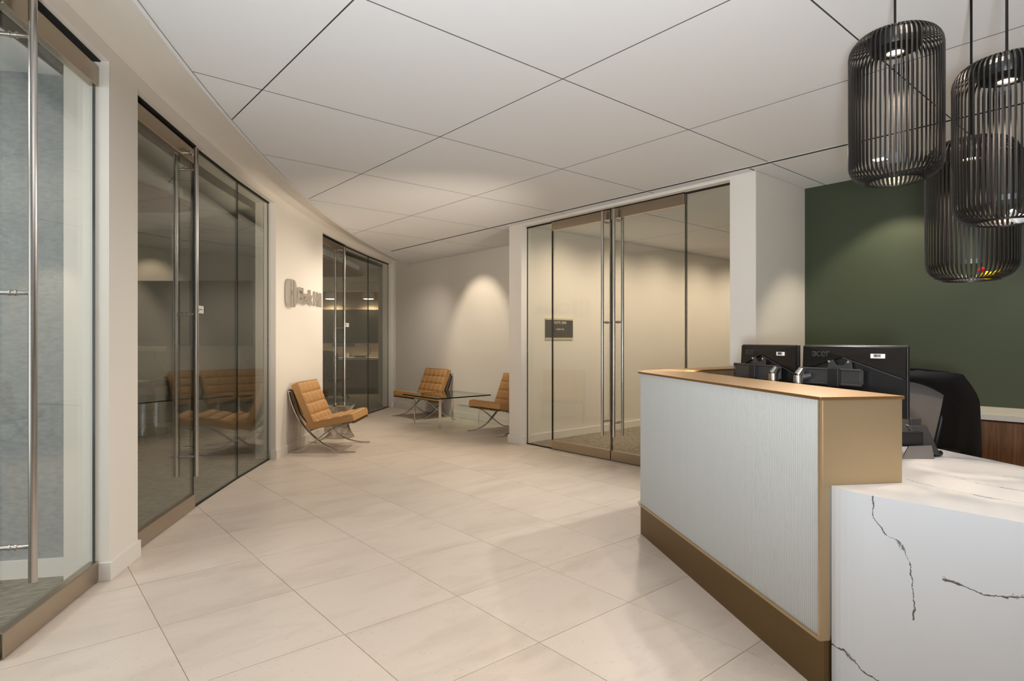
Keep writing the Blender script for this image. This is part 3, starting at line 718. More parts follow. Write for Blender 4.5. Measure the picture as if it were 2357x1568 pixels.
# outlet on alcove wall
ol = thing('wall_outlet', 'white power outlet low on the alcove wall', 'outlet'); ol.matrix_world = frame((0, -1, 0), (0, 0, 1), (-1, 0, 0), (BACK_A, 7.30, 0.45))
MB().box(-0.036, 0.036, -0.058, 0.058, 0, 0.006, bev=0.002).done('cover_plate', M['white'], ol)
for yy in (-0.024, 0.024): MB().box(-0.017, 0.017, yy - 0.014, yy + 0.014, 0.005, 0.008).done('socket', M['trim'], ol)

# ------------------------------------------------------------------ lounge chairs
def cushion(wd_, ln_, th, nc, nr, per=8):
    """tufted slab: x width, y length, z up from 0"""
    bm = MB(); nxv, nyv = nc * per, nr * per
    vs = []; fs = []
    for j in range(nyv + 1):
        for i in range(nxv + 1):
            u, v = i / per, j / per
            fu, fv = abs(math.sin(pi * u)), abs(math.sin(pi * v))
            puff = 0.020 * (min(1, fu * 1.5) * min(1, fv * 1.5)) ** 0.45
            eu = min(1, min(i, nxv - i) / 3); ev = min(1, min(j, nyv - j) / 3)
            edge = 0.006 * (1 - math.sqrt(eu * (2 - eu))) + 0.006 * (1 - math.sqrt(ev * (2 - ev)))
            dim = 0
            cu_, cv_ = round(u), round(v)
            if 0 < cu_ < nc and 0 < cv_ < nr: dim = 0.016 * math.exp(-((u - cu_) ** 2 + (v - cv_) ** 2) / 0.012)
            vs.append(((i / nxv - 0.5) * wd_, j / nyv * ln_, th - 0.02 + puff - edge - dim))
    W1 = nxv + 1
    for j in range(nyv):
        for i in range(nxv): fs.append([j * W1 + i, j * W1 + i + 1, (j + 1) * W1 + i + 1, (j + 1) * W1 + i])
    loop = [i for i in range(W1)] + [j * W1 + nxv for j in range(1, nyv + 1)] + [nyv * W1 + i for i in range(nxv - 1, -1, -1)] + [j * W1 for j in range(nyv - 1, 0, -1)]
    nb = len(vs); nl = len(loop)
    for k in loop: x_, y_, z_ = vs[k]; vs.append((x_ * 1.006, (y_ - ln_ / 2) * 1.006 + ln_ / 2, 0.5 * th))
    for k in loop: x_, y_, z_ = vs[k]; vs.append((x_, y_, 0.0))
    for k in range(nl):
        k2 = (k + 1) % nl
        fs.append([loop[k2], loop[k], nb + k, nb + k2]); fs.append([nb + k2, nb + k, nb + nl + k, nb + nl + k2])
    fs.append([nb + nl + k for k in range(nl)])
    bm.verts_faces(vs, fs)
    for cu_ in range(1, nc):
        for cv_ in range(1, nr): bm.ball(((cu_ / nc - 0.5) * wd_, cv_ / nr * ln_, th - 0.030), 0.008, 0.008, 0.005, 6)
    for pt in ([(-wd_ / 2, 0.0), (wd_ / 2, 0.0), (wd_ / 2, ln_), (-wd_ / 2, ln_), (-wd_ / 2, 0.0)],):
        bm.tube([(x_, y_, th - 0.020) for x_, y_ in pt], 0.004, 6)
    return bm
CA = [(.768, .006), (.65, .010), (.53, .035), (.42, .085), (.325, .155), (.22, .255), (.13, .365), (.075, .46), (.02, .60), (-.012, .735)]
CB = [(.0, .006), (.11, .020), (.20, .068), (.325, .155), (.41, .222), (.50, .280), (.60, .320), (.68, .342), (.735, .355)]
def smooth_path(p, n=6):
    out = []
    q_ = [Vector(t) for t in p]; q_ = [q_[0] * 2 - q_[1]] + q_ + [q_[-1] * 2 - q_[-2]]
    for i in range(1, len(q_) - 2):
        for k in range(n):
            t = k / n; a, b, c_, d_ = q_[i - 1:i + 3]
            out.append(0.5 * (2 * b + (c_ - a) * t + (2 * a - 5 * b + 4 * c_ - d_) * t * t + (3 * b - a - 3 * c_ + d_) * t ** 3))
    out.append(q_[-2]); return out
def lounge_chair(label):
    t = thing('lounge_chair', label, 'chair', group='tan lounge chairs')
    hw = 0.345
    for s in (-1, 1):
        for cv, nm in ((CA, 'back_leg'), (CB, 'seat_leg')):
            MB().tube([(s * hw, y - 0.384, z) for y, z in smooth_path(cv, 5)], 0, flat=(0.0165, 0.0058, (1, 0, 0))).done(nm, M['chrome'], t, 30)
    for y, z in ((.735, .350), (.235, .250), (-.005, .715)):
        MB().tube([(-hw, y - 0.384, z), (hw, y - 0.384, z)], 0, flat=(0.014, 0.005, (0, 1, 0))).done('cross_bar', M['chrome'], t)
    sa = math.atan2(.362 - .262, .735 - .235)
    for k in range(9):
        x_ = -0.29 + 0.0725 * k
        MB().tube([(x_, .225 - .384, .262), (x_, .735 - .384, .362), (x_, .752 - .384, .358), (x_, .753 - .384, .344), (x_, .72 - .384, .338)], 0, flat=(0.018, 0.0025, (1, 0, 0))).done('seat_strap', M['strap'], t)
    for k in range(8):
        x_ = -0.2765 + 0.079 * k
        MB().tube([(x_, .236 - .384, .265), (x_, .10 - .384, .45), (x_, .012 - .384, .725), (x_, -.005 - .384, .735), (x_, -.018 - .384, .722)], 0, flat=(0.018, 0.0025, (1, 0, 0))).done('back_strap', M['strap'], t)
    m = Matrix.Translation((0, 0.205 - 0.384, 0.262)) @ Matrix.Rotation(sa, 4, 'X')
    cushion(0.70, 0.555, 0.095, 5, 4).done('seat_cushion', M['leather'], t, 50, mtx=m)
    ang = math.atan2(.735 - .30, -(.018 - .218))
    ey = Vector((0, math.cos(ang), math.sin(ang))); ey = Vector((0, -(.218 - .03), (.745 - .30))).normalized(); ex = Vector((-1, 0, 0)); ez = ex.cross(ey)
    m = frame(ex, ey, ez, (0, .232 - .384, .285))
    cushion(0.70, 0.545, 0.092, 5, 4).done('back_cushion', M['leather'], t, 50, mtx=m)
    return t
ch1 = lounge_chair('tan leather lounge chair against the lettered wall, chrome X legs')
X_, Y_ = -2.207, 7.27
# chair faces local +y ; first one faces camera-right
def face(o, d, loc): o.location = (*loc, 0); o.rotation_euler = (0, 0, math.atan2(d[1], d[0]) - pi / 2)
face(ch1, W(1, 0), W(X_, Y_))
ch2 = copy_tree(ch1); ch2['label'] = 'tan leather lounge chair in the alcove behind the glass table'
face(ch2, (-1, 0), (5.465, 8.84))
ch3 = copy_tree(ch1); ch3['label'] = 'tan leather lounge chair half hidden by the pillar right of the glass table'
face(ch3, (-1, 0), (5.465, 6.63))

# glass coffee table
gt = thing('coffee_table', 'square glass coffee table on chrome flat bar legs in the alcove', 'table', (5.27, 7.80, 0))
MB().box(-0.495, 0.495, -0.495, 0.495, 0.448, 0.466).done('glass_top', M['glass2'], gt)
MB().box(-0.4955, 0.4955, -0.4975, -0.4945, 0.4485, 0.4655).box(-0.4955, 0.4955, 0.4945, 0.4975, 0.4485, 0.4655).box(-0.4975, -0.4945, -0.495, 0.495, 0.4485, 0.4655).box(0.4945, 0.4975, -0.495, 0.495, 0.4485, 0.4655).done('glass_edge', M['edge'], gt)
for sx, sy in ((1, 1), (-1, 1), (-1, -1), (1, -1)):
    MB().tube([(sx * 0.36, sy * 0.36, 0), (sx * 0.36, sy * 0.36, 0.44)], 0, flat=(0.0175, 0.006, (sx, -sy, 0))).done('leg', M['chrome'], gt)
for sy in (1, -1):
    MB().tube([(-0.36, -0.36 * sy, 0.442), (0.36, 0.36 * sy, 0.442)], 0, flat=(0.0175, 0.006, (1, -sy, 0))).done('cross_bar', M['chrome'], gt)

# wire side table
wt = thing('wire_side_table', 'round nickel wire side table with glass top behind the tan chair', 'table', (3.44, 7.665, 0))
prof = lambda t: 0.115 + 0.072 * (1 - math.sin(pi * min(1, t * 1.0)) ** 0.8) * (1 if t < 0.5 else 1.15)
nw = 96; wb = None
bm = MB()
for k in range(nw):
    a = 2 * pi * k / nw
    bm.tube([((prof(i / 8)) * math.cos(a), (prof(i / 8)) * math.sin(a), 0.012 + 0.42 * i / 8) for i in range(9)], 0.0022, 4)
tag(bm.done('wire_rods', M['wire'], wt), kind='stuff')
for z, r in ((0.008, prof(0)), (0.12, prof(0.26)), (0.22, prof(.5)), (0.434, prof(1))):
    MB().tube([(r * math.cos(2 * pi * k / 40), r * math.sin(2 * pi * k / 40), z) for k in range(41)], 0.004, 6, cap=False).done('ring', M['wire'], wt, 60)
MB().lathe([(0.0001, 0.438), (0.198, 0.438), (0.201, 0.441), (0.201, 0.447), (0.198, 0.450), (0.0001, 0.450)], 48).done('glass_top', M['glass2'], wt, 30)
MB().lathe([(0.2015, 0.438), (0.2045, 0.438), (0.2045, 0.450), (0.2015, 0.450), (0.2015, 0.438)], 48).done('rim', M['chrome'], wt, 30)

# ------------------------------------------------------------------ reception desk
E1 = Vector((0.5262, 0.8503)); E2 = Vector((0.8503, -0.5262)); ND = Vector((2.281, 0.929))
def D(p, q_): v = ND + E1 * p + E2 * q_; return (v.x, v.y)
LEN = 1.855
desk = thing('reception_desk', 'reception counter with white fluted front, bronze top and bronze plinth', 'desk')
# fluted front: ribs as one corrugated sheet, rounding the far corner
pts = []
nrib = 156; pitch = (LEN - 0.02) / nrib
for i in range(nrib):
    for k in range(6):
        t = k / 6; p = 0.008 + (i + t) * pitch
        pts.append(D(p, 0.006 - 0.0066 * math.sin(pi * t) ** 0.7))
far0 = 0.008 + nrib * pitch
rc = 0.05
for k in range(1, 10):
    a = rad(k * 12); pts.append(D(far0 + rc * math.sin(a), 0.006 + rc * (1 - math.cos(a))))
back = [D(far0, 0.10), D(0.008, 0.10)]
tag(MB().prism(pts + back, 0.207, 1.083).done('fluted_panel', M['flute'], desk), kind='stuff')
# bronze plinth, lip, end panel, corner post, top
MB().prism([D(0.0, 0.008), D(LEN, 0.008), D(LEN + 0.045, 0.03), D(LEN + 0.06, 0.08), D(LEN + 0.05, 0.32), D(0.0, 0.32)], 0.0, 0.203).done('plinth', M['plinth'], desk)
MB().prism([D(0.0, -0.012), D(LEN - 0.02, -0.012), D(LEN + 0.03, 0.0), D(LEN + 0.06, 0.03), D(LEN + 0.07, 0.08), D(LEN + 0.06, 0.1), D(0.0, 0.1)], 0.200, 0.210).done('lip', M['bronze'], desk)
MB().prism([D(-0.004, -0.010), D(0.008, -0.010), D(0.008, 0.030), D(-0.004, 0.030)], 0.200, 1.083).done('corner_post', M['bronze'], desk)
MB().prism([D(-0.006, 0.0), D(0.012, 0.0), D(0.012, 0.326), D(-0.006, 0.326)], 0.765, 1.083).done('end_panel', M['bronze'], desk, bevel=0.001)
MB().prism([D(0.01, 0.10), D(LEN + 0.02, 0.10), D(LEN + 0.02, 0.318), D(0.01, 0.318)], 0.205, 1.08).done('carcass', M['oak'], desk)
MB().prism([(3.40, 2.345), (4.915, 2.315), (4.915, 2.50), (3.40, 2.50)], 0.0, 1.08).done('carcass', M['oak'], desk)
top = [D(-0.008, -0.012), D(LEN - 0.01, -0.012)] + [(3.30, 2.555), (3.35, 2.58), (3.42, 2.595), (4.905, 2.54), (4.905, 2.27), (3.60, 2.385), D(-0.008, 0.335)]
MB().prism(top, 1.083, 1.095).done('counter_top', M['topbronze'], desk, bevel=0.0015)

mw = thing('marble_worktop', 'white veined stone worktop with waterfall front beside the bronze counter', 'worktop')
def arc_pts(cx_, cy_, r, a0, a1, n=8): return [(cx_ + r * math.cos(rad(a0 + (a1 - a0) * k / n)), cy_ + r * math.sin(rad(a0 + (a1 - a0) * k / n))) for k in range(n + 1)]
corner = [(2.306, 0.905), (2.292, 0.886), (2.281, 0.864), (2.273, 0.840), (2.267, 0.812), (2.263, 0.782), (2.262, 0.750)]
outer = corner + [(2.262, -1.6)]
inner = [(2.292, -1.6)] + [(x_ + 0.022, y_ - 0.018) for x_, y_ in reversed(corner)]
MB().prism(outer + inner, 0.0, 0.7399).done('waterfall_panel', M['marble'], mw)
MB().prism(corner + [(2.262, -1.6), (2.9, -1.6), (2.9, -0.04), D(-0.008, 1.06)], 0.740, 0.770).done('stone_slab', M['marble'], mw)
MB().prism([D(-0.0075, 0.327), D(-0.0075, 1.06), D(1.72, 1.06), D(1.72, 0.30)], 0.740, 0.770).done('stone_slab', M['marble'], mw, bevel=0.001)
MB().prism([D(0.2, 0.60), D(1.7, 0.60), D(1.7, 0.62), D(0.2, 0.62)], 0.0, 0.74).done('support_panel', M['oak'], mw)

# monitors ---------------------------------------------------------------
def monitor(label, L_, R_):
    """L_, R_: plan position of the ends (as seen from the lobby), z of bottom 0.955"""
    A, B = Vector((*L_, 0)), Vector((*R_, 0)); ex = (B - A).normalized(); wd_ = (B - A).length; ez = Vector((0, 0, 1)); ey = ez.cross(ex)
    t = thing('monitor', label, 'monitor', group='monitors on the reception desk'); t.matrix_world = frame(ex, ey, ez, (A.x, A.y, 0.957))
    h = 0.323
    MB().box(0, wd_, 0.0, 0.016, 0, h, bev=0.003).done('bezel', M['black'], t)
    MB().box(0.008, wd_ - 0.008, 0.0161, 0.0172, 0.012, h - 0.008).done('screen', M['screen'], t)
    ap = 0.44 * wd_
    MB().verts_faces([(0.004, 0, h - 0.125), (ap, 0, h - 0.053), (wd_ - 0.004, 0, h - 0.142), (wd_ - 0.004, 0, h - 0.004), (0.004, 0, h - 0.004),
                      (0.004, -0.012, h - 0.125), (ap, -0.02, h - 0.053), (wd_ - 0.004, -0.012, h - 0.142), (wd_ - 0.004, -0.006, h - 0.006), (0.004, -0.006, h - 0.006)],
                     [[0, 1, 2, 3, 4], [5, 9, 6], [9, 8, 6], [6, 8, 7], [0, 5, 6, 1], [1, 6, 7, 2], [2, 7, 8, 3], [3, 8, 9, 4], [4, 9, 5, 0]]).done('upper_shell', M['blackm'], t)
    MB().prism([(0.004, 0.004), (wd_ - 0.004, 0.004), (wd_ - 0.004, h - 0.150), (ap, h - 0.063), (0.004, h - 0.133)], -0.012, 0.0, frame((1, 0, 0), (0, 0, 1), (0, -1, 0), (0, -0.012, 0))).done('lower_shell', M['black'], t)
    MB().tube([(ap, -0.021, h - 0.058), (ap + 0.02, -0.021, h - 0.066), (wd_ - 0.012, -0.016, h - 0.148)], 0.0022, 6).done('chevron_edge', M['gun'], t)
    text('lettering', 'acer', 0.055, M['gun'], t, frame((1, 0, 0), (0, 0, 1), (0, -1, 0), (0.06, -0.0150, h - 0.055)), 0.006, 0.0004)
    s = MB().box(wd_ * 0.70, wd_ * 0.70 + 0.062, -0.0185, -0.0105, h - 0.058, h - 0.038).done('asset_sticker', M['paper'], t)
    b = MB(); random.seed(3); xx = wd_ * 0.70 + 0.014
    while xx < wd_ * 0.70 + 0.046:
        w_ = random.choice((.0012, .002, .003)); b.box(xx, xx + w_, -0.0190, -0.0184, h - 0.053, h - 0.040); xx += w_ + random.choice((.001, .0016))
    b.done('barcode', M['ink'], s)
    return t
mL, mM, mR = W(1.394, 3.60), W(1.483, 3.085), W(1.731, 2.60)
mM2 = W(1.497, 3.055)
mon_l = monitor('far black monitor back on the desk, left of its twin', mL, mM)
mon_r = monitor('nearer black monitor back on the desk, right of its twin', mM2, mR)
def arm(mon, label, x0, x1, post, px):
    wd_ = 0.53
    t = thing('monitor_stand', label, 'stand'); t.matrix_world = mon.matrix_basis @ Matrix.Translation((0, 0, -0.187))
    f = lambda y: (y, )
    y1, y0 = -0.028, -0.062
    # shallow tray beam
    zb0, zb1 = 0.325, 0.395
    MB().box(x0, x1, y0 + 0.012, y1, zb0, zb1, bev=0.006).done('beam', M['gun'], t)
    r = 0.008
    loop = [(x0, zb0), (x1, zb0), (x1, zb1), (x0, zb1), (x0, zb0)]
    MB().tube([(x_, y0 + 0.01, z_) for x_, z_ in loop], 0.006, 8).done('beam_rim', M['gun'], t, 50)
    cxp = px
    MB().box(cxp - 0.028, cxp + 0.028, y0 - 0.012, y1, zb0 - 0.012, zb1 + 0.005, bev=0.004).done('clamp', M['black'], t)
    pl = MB().prism([(cxp - 0.055, 0.40), (cxp - 0.045, 0.432), (cxp - 0.03, 0.44), (cxp - 0.012, 0.415), (cxp + 0.03, 0.415), (cxp + 0.048, 0.44), (cxp + 0.064, 0.432), (cxp + 0.07, 0.39), (cxp - 0.055, 0.385)], 0.026, 0.034, frame((1, 0, 0), (0, 0, 1), (0, -1, 0), (0, 0, 0))).done('mount_plate', M['gun'], t)
    for sx in (-0.042, 0.055): MB().tube([(cxp + sx, -0.033, 0.432), (cxp + sx, -0.040, 0.432)], 0.006, 10).done('screw', M['chrome'], pl, 40)
    # post to worktop
    MB().tube([(post, -0.085, 0.0), (post, -0.085, 0.36)], 0.023, 18).done('post', M['steel'], t, 40)
    MB().tube([(post, -0.085, 0.36), (post + 0.012, -0.07, 0.392)], [0.023, 0.017], 18).done('post_cap', M['chrome'], t, 40)
    MB().lathe([(0.0001, 0), (0.05, 0), (0.05, 0.008), (0.026, 0.012), (0.0001, 0.012)], 24, Matrix.Translation((post, -0.085, 0.0))).done('base_plate', M['gun'], t, 40)
    MB().tube([(post, -0.085, 0.345), (post + (0.05 if x1 > post else -0.05), -0.055, 0.36)], 0.014, 10).done('elbow', M['gun'], t, 40)
    return t
arm(mon_l, 'dark stand with a silver post holding the left monitor', 0.0, 0.43, 0.44, 0.215)
arm(mon_r, 'dark stand with a silver post holding the right monitor', 0.02, 0.335, 0.035, 0.21)

# small things on the ledge inside the counter
sb = thing('power_module', 'small black and grey power module inside the desk return', 'power strip', (3.98, 2.325, 0.96))
MB().box(-0.07, 0.02, -0.005, 0.012, 0, 0.06, bev=0.004).done('socket_block', M['black'], sb)
MB().box(0.03, 0.13, -0.004, 0.012, 0, 0.07, bev=0.003).done('cover', M['gun'], sb)

# desk phone seen from behind
ph = thing('desk_phone', 'grey desk phone on a silver foot seen from behind on the stone worktop', 'phone', (*W(1.875, 2.73), 0.770), RZ)
MB().verts_faces([(0.012, -0.02, 0.010), (0.082, -0.02, 0.010), (0.082, 0.035, 0.010), (0.012, 0.035, 0.010),
                  (-0.030, 0.045, 0.138), (0.060, 0.045, 0.138), (0.060, 0.072, 0.138), (-0.030, 0.072, 0.138)], BOXF).done('housing', M['gun'], ph, bevel=0.007)
MB().verts_faces([(-0.008, 0.048, 0.130), (0.036, 0.048, 0.130), (0.036, 0.07, 0.130), (-0.008, 0.07, 0.130), (-0.012, 0.05, 0.168), (0.040, 0.05, 0.168), (0.040, 0.07, 0.168), (-0.012, 0.07, 0.168)], BOXF).done('handset_end', M['gun'], ph, bevel=0.003)
MB().verts_faces([(-0.12, -0.055, 0.0), (0.022, -0.06, 0.0), (0.022, -0.054, 0.0), (-0.12, -0.049, 0.0), (-0.07, -0.025, 0.052), (0.034, -0.025, 0.056), (0.034, -0.019, 0.056), (-0.07, -0.019, 0.052)], BOXF).done('foot', M['steel'], ph)
MB().box(-0.12, 0.015, 0.0, 0.05, 0.045, 0.112, bev=0.006).done('keypad_block', M['black'], ph)
MB().tube([(0.06, 0.0, 0.014), (0.10, 0.012, 0.014)], 0.013, 14).done('cable_plug', M['black'], ph, 40)

# ------------------------------------------------------------------ pendant lamps
def pendant(label, loc, H=0.575, R=0.160):
    t = thing('pendant_lamp', label, 'lamp', loc, group='black cage pendant lamps')
    r0, rb = 0.075, 0.07
    path = [(r0, H)]
    path += [(R - rb + rb * math.sin(rad(a)), H - rb + rb * math.cos(rad(a))) for a in range(0, 91, 15)]
    path += [(R, H * 0.5)]
    path += [(R - rb + rb * math.cos(rad(a)), rb - rb * math.sin(rad(a))) for a in range(0, 91, 15)]
    path += [(0.092, 0.0)]
    rib = MB().tube([(r, 0, z) for r, z in path], 0, flat=(0.0029, 0.0014, (0, 1, 0))).done('rib', M['cage'], t)
    n = 60
    for k in range(1, n):
        o = rib.copy(); C.objects.link(o); o.parent = t; o.rotation_euler = (0, 0, 2 * pi * k / n)
    MB().lathe([(0.088, -0.003), (0.099, -0.003), (0.099, 0.003), (0.088, 0.003), (0.088, -0.003)], 48).done('bottom_ring', M['cage'], t, 30)
    hs = MB().lathe([(0.0001, H + 0.004), (0.086, H + 0.004), (0.092, H - 0.004), (0.092, H - 0.04), (0.085, H - 0.06), (0.034, H - 0.068), (0.031, H - 0.055), (0.0001, H - 0.055)], 40).done('lamp_housing', M['cage'], t, 35)
    MB().lathe([(0.030, H - 0.072), (0.037, H - 0.072), (0.037, H - 0.064), (0.030, H - 0.064), (0.030, H - 0.072)], 32).done('lamp_rim', M['gun'], hs, 30)
    MB().lathe([(0.0001, H - 0.066), (0.030, H - 0.066), (0.030, H - 0.058), (0.0001, H - 0.058)], 24).done('led_lens', M['led'], hs)
    MB().tube([(0, 0, H), (0, 0, CZ - loc[2] - 0.004)], 0.0045, 8).done('cord', M['ink'], t)
    MB().lathe([(0.0001, 0), (0.03, 0), (0.03, 0.02), (0.0001, 0.02)], 24, Matrix.Translation((0, 0, CZ - loc[2] - 0.022))).done('canopy', M['black'], t, 40)
    spot('pendant_light', (0, 0, H - 0.08), (0, 0, 0), 42, 120, 0.6, (1.0, 0.80, 0.62), 0.018, t)
    return t
P1, P2, P3 = W(1.507, 2.34), W(1.772, 2.13), W(1.915, 2.48)
pendant('leftmost black cage pendant lamp over the stone worktop', (*P1, 1.93))
pendant('black cage pendant lamp cut by the right edge of the view', (*P2, 1.727))
pendant('lowest black cage pendant lamp, hanging behind the other two', (*P3, 1.556))
def bird(label, loc, body, head, rz):
    t = thing('glass_bird', label, 'ornament', loc, rz)
    MB().ball((0, 0, 0.019), 0.028, 0.018, 0.018, 12).done('body', body, t, 60)
    MB().ball((-0.022, 0, 0.042), 0.0115, 0.011, 0.012, 10).done('head', head, t, 60)
    MB().verts_faces([(0.018, -0.010, 0.020), (0.018, 0.010, 0.020), (0.050, 0.008, 0.036), (0.050, -0.008, 0.036), (0.018, -0.010, 0.030), (0.018, 0.010, 0.030), (0.050, 0.008, 0.042), (0.050, -0.008, 0.042)], BOXF).done('tail', body, t)
    MB().tube([(-0.032, 0, 0.041), (-0.042, 0, 0.039)], [0.004, 0.0005], 8).done('beak', head, t, 60)
    return t
q3 = (P3[0] + W(0.098, 0.04)[0], P3[1] + W(0.098, 0.04)[1])
bird('yellow glass bird with a red head inside the lowest lamp', (*q3, 1.560), M['gem_yellow'], M['gem_red'], RZ)
q2 = (P2[0] + W(0.085, 0.05)[0], P2[1] + W(0.085, 0.05)[1])
bird('clear glass bird inside the lamp at the right edge', (*q2, 1.731), M['gem_clear'], M['gem_clear'], RZ)

# recessed square downlights by the green wall
for b, lb in ((1.74, 'square recessed downlight seen through the left cage lamp'), (0.1, 'square recessed downlight by the green wall beyond the right edge'), (-1.5, 'square recessed downlight by the green wall outside the view')):
    t = thing('downlight', lb, 'downlight', (5.37, b, CZ), group='square downlights by the green wall')
    MB().box(-0.056, 0.056, -0.056, -0.046, -0.004, 0.004).box(-0.056, 0.056, 0.046, 0.056, -0.004, 0.004).box(-0.056, -0.046, -0.046, 0.046, -0.004, 0.004).box(0.046, 0.056, -0.046, 0.046, -0.004, 0.004).done('frame', M['ceil'], t)
    MB().box(-0.046, 0.046, -0.046, 0.046, -0.002, 0.003).done('lens', M['ledpanel'], t)

# ------------------------------------------------------------------ niche credenza
cr = thing('credenza', 'walnut credenza with pale stone top under the green wall', 'cabinet', (5.565, 0, 0))
MB().box(-0.30, 0.303, -2.6, 2.545, 0.745, 0.787, bev=0.002).done('stone_top', M['counter'], cr)
MB().box(-0.27, 0.303, -2.6, 2.545, 0.09, 0.735).done('body', M['walnut'], cr)
MB().box(-0.22, 0.303, -2.6, 2.545, 0.0, 0.09).done('toe_kick', M['black'], cr)
for k in range(8):
    b1 = 2.54 - 0.64 * k
    MB().box(-0.29, -0.27, b1 - 0.636, b1, 0.095, 0.730, bev=0.0015).done('door', M['walnut'], cr)

# ------------------------------------------------------------------ office chairs
def office_chair(name, label, loc, rz, group=None, tall=1.06, meshmat=None):
    t = thing(name, label, 'chair', loc, rz, group)
    # x right, y forward. base
    MB().tube([(0, 0, 0.06), (0, 0, 0.42)], [0.035, 0.025], 14).done('gas_column', M['black'], t, 40)
    for k in range(5):
        a = 2 * pi * k / 5 + 0.3
        l = MB().tube([(0.03 * math.cos(a), 0.03 * math.sin(a), 0.11), (0.18 * math.cos(a), 0.18 * math.sin(a), 0.095), (0.31 * math.cos(a), 0.31 * math.sin(a), 0.075)], [0.026, 0.021, 0.015], 8).done('base_leg', M['black'], t, 40)
        MB().tube([(0.31 * math.cos(a) - 0.022 * math.sin(a), 0.31 * math.sin(a) + 0.022 * math.cos(a), 0.03), (0.31 * math.cos(a) + 0.022 * math.sin(a), 0.31 * math.sin(a) - 0.022 * math.cos(a), 0.03)], 0.029, 12).tube([(0.31 * math.cos(a), 0.31 * math.sin(a), 0.03), (0.31 * math.cos(a), 0.31 * math.sin(a), 0.075)], 0.008, 8).done('castor', M['black'], l, 40)
    sp_ = [(x_ * 0.25, y_ * 0.23 + 0.02) for x_, y_ in ((-0.85, -1), (0.85, -1), (1, -0.8), (1, 0.75), (0.8, 1), (-0.8, 1), (-1, 0.75), (-1, -0.8))]
    MB().prism(sp_, 0.42, 0.47).done('seat', M['cloth'], t, bevel=0.012)
    MB().box(-0.1, 0.1, -0.12, 0.14, 0.37, 0.42, bev=0.01).done('mechanism', M['black'], t)
    # back: curved mesh in a frame, wide at shoulder height and narrow at the waist
    n, mrow = 14, 14; z0, z1 = 0.50, tall
    def half(v): return 0.165 + 0.115 * (v ** 0.8) - 0.05 * max(0, v - 0.8) / 0.2 * (max(0, v - 0.8) / 0.2)
    def P_(u, v):
        w_ = half(v); zz = z0 + (z1 - z0) * v
        return (u * w_, -0.22 - 0.05 * v - 0.055 * (1 - u * u) + 0.03 * math.sin(pi * v), zz + 0.025 * (1 - u * u) * (1 if v > 0.9 else 0))
    vs = [P_(2 * i / n - 1, j / mrow) for j in range(mrow + 1) for i in range(n + 1)]
    fs = [[j * (n + 1) + i, j * (n + 1) + i + 1, (j + 1) * (n + 1) + i + 1, (j + 1) * (n + 1) + i] for j in range(mrow) for i in range(n)]
    b = MB().verts_faces(vs, fs)
    r_ = bmesh.ops.solidify(b.bm, geom=b.bm.faces[:], thickness=0.004)
    bk = b.done('back_mesh', meshmat or M['mesh'], t, 60)
    rim = [P_(-1, j / mrow) for j in range(mrow + 1)] + [P_(2 * i / n - 1, 1) for i in range(1, n + 1)] + [P_(1, j / mrow) for j in range(mrow - 1, -1, -1)] + [P_(2 * i / n - 1, 0) for i in range(n - 1, -1, -1)]
    MB().tube(rim, 0.014, 8).done('back_frame', M['black'], t, 60)
    MB().tube([(0, -0.10, 0.40), (0, -0.30, 0.46), (0, -0.31, 0.62), (0, -0.285, 0.74)], 0.02, 10).done('spine', M['black'], t, 60)
    for s in (-1, 1):
        MB().tube([(s * 0.12, 0.0, 0.40), (s * 0.29, -0.03, 0.42), (s * 0.30, -0.05, 0.66)], 0.016, 8).box(s * 0.30 - 0.04, s * 0.30 + 0.04, -0.14, 0.12, 0.66, 0.69, bev=0.012).done('armrest', M['black'], t, 40)
    return t
cf1 = office_chair('conference_chair', 'dark conference chair seen through the far glass door, left one', (*W(-4.28, 12.55), 0.006), 0.0, 'dark chairs in the far room', 1.05, M['cloth'])
cf1.rotation_euler = (0, 0, RZ + rad(20))
cf2 = copy_tree(cf1); cf2.location = (*W(-3.98, 13.35), 0.006); cf2.rotation_euler = (0, 0, RZ + rad(-20)); cf2['label'] = 'dark conference chair seen through the far glass door, nearer the cabinet'

dc_loc = W(2.19, 3.50)
dc = office_chair('desk_chair', 'grey mesh desk chair behind the reception worktop with a black cardigan', (*dc_loc, 0.0), 0, None, 1.09)
dc.rotation_euler = (0, 0, RZ + rad(180 - 46))
# black cardigan hung over the chair back
cg = thing('cardigan', 'black knit cardigan draped over the mesh desk chair back', 'cardigan', (*dc_loc, 0.0), dc.rotation_euler[2])
def back_half(v): return 0.165 + 0.115 * (v ** 0.8) - 0.05 * (max(0, v - 0.8) / 0.2) ** 2
path = []                                               # inner edge follows the chair back, outer edge is the knit outline
for k in range(19):                                     # one side, hem to shoulder
    v = k / 18; z_ = 0.36 + (0.985 - 0.36) * v
    inn = back_half(max(0, min(1, (z_ - 0.5) / 0.59))) - 0.012
    out = 0.425 - 0.02 * v - 0.035 * (max(0, v - 0.85) / 0.15) ** 2
    path.append(((-inn, z_), (-out, z_ + 0.055 * v ** 3)))
arch = []
for k in range(1, 16):
    u = -1 + 2 * k / 16
    zi = 1.058 - 0.085 * abs(u) ** 2.6
    zo = 1.118 - 0.035 * abs(u) ** 8
    arch.append(((u * 0.265, zi), (u * 0.375, zo)))
full = path + arch + [((-a[0], a[1]), (-b_[0], b_[1])) for a, b_ in reversed(path)]
vs = []; fs = []; nc = 9
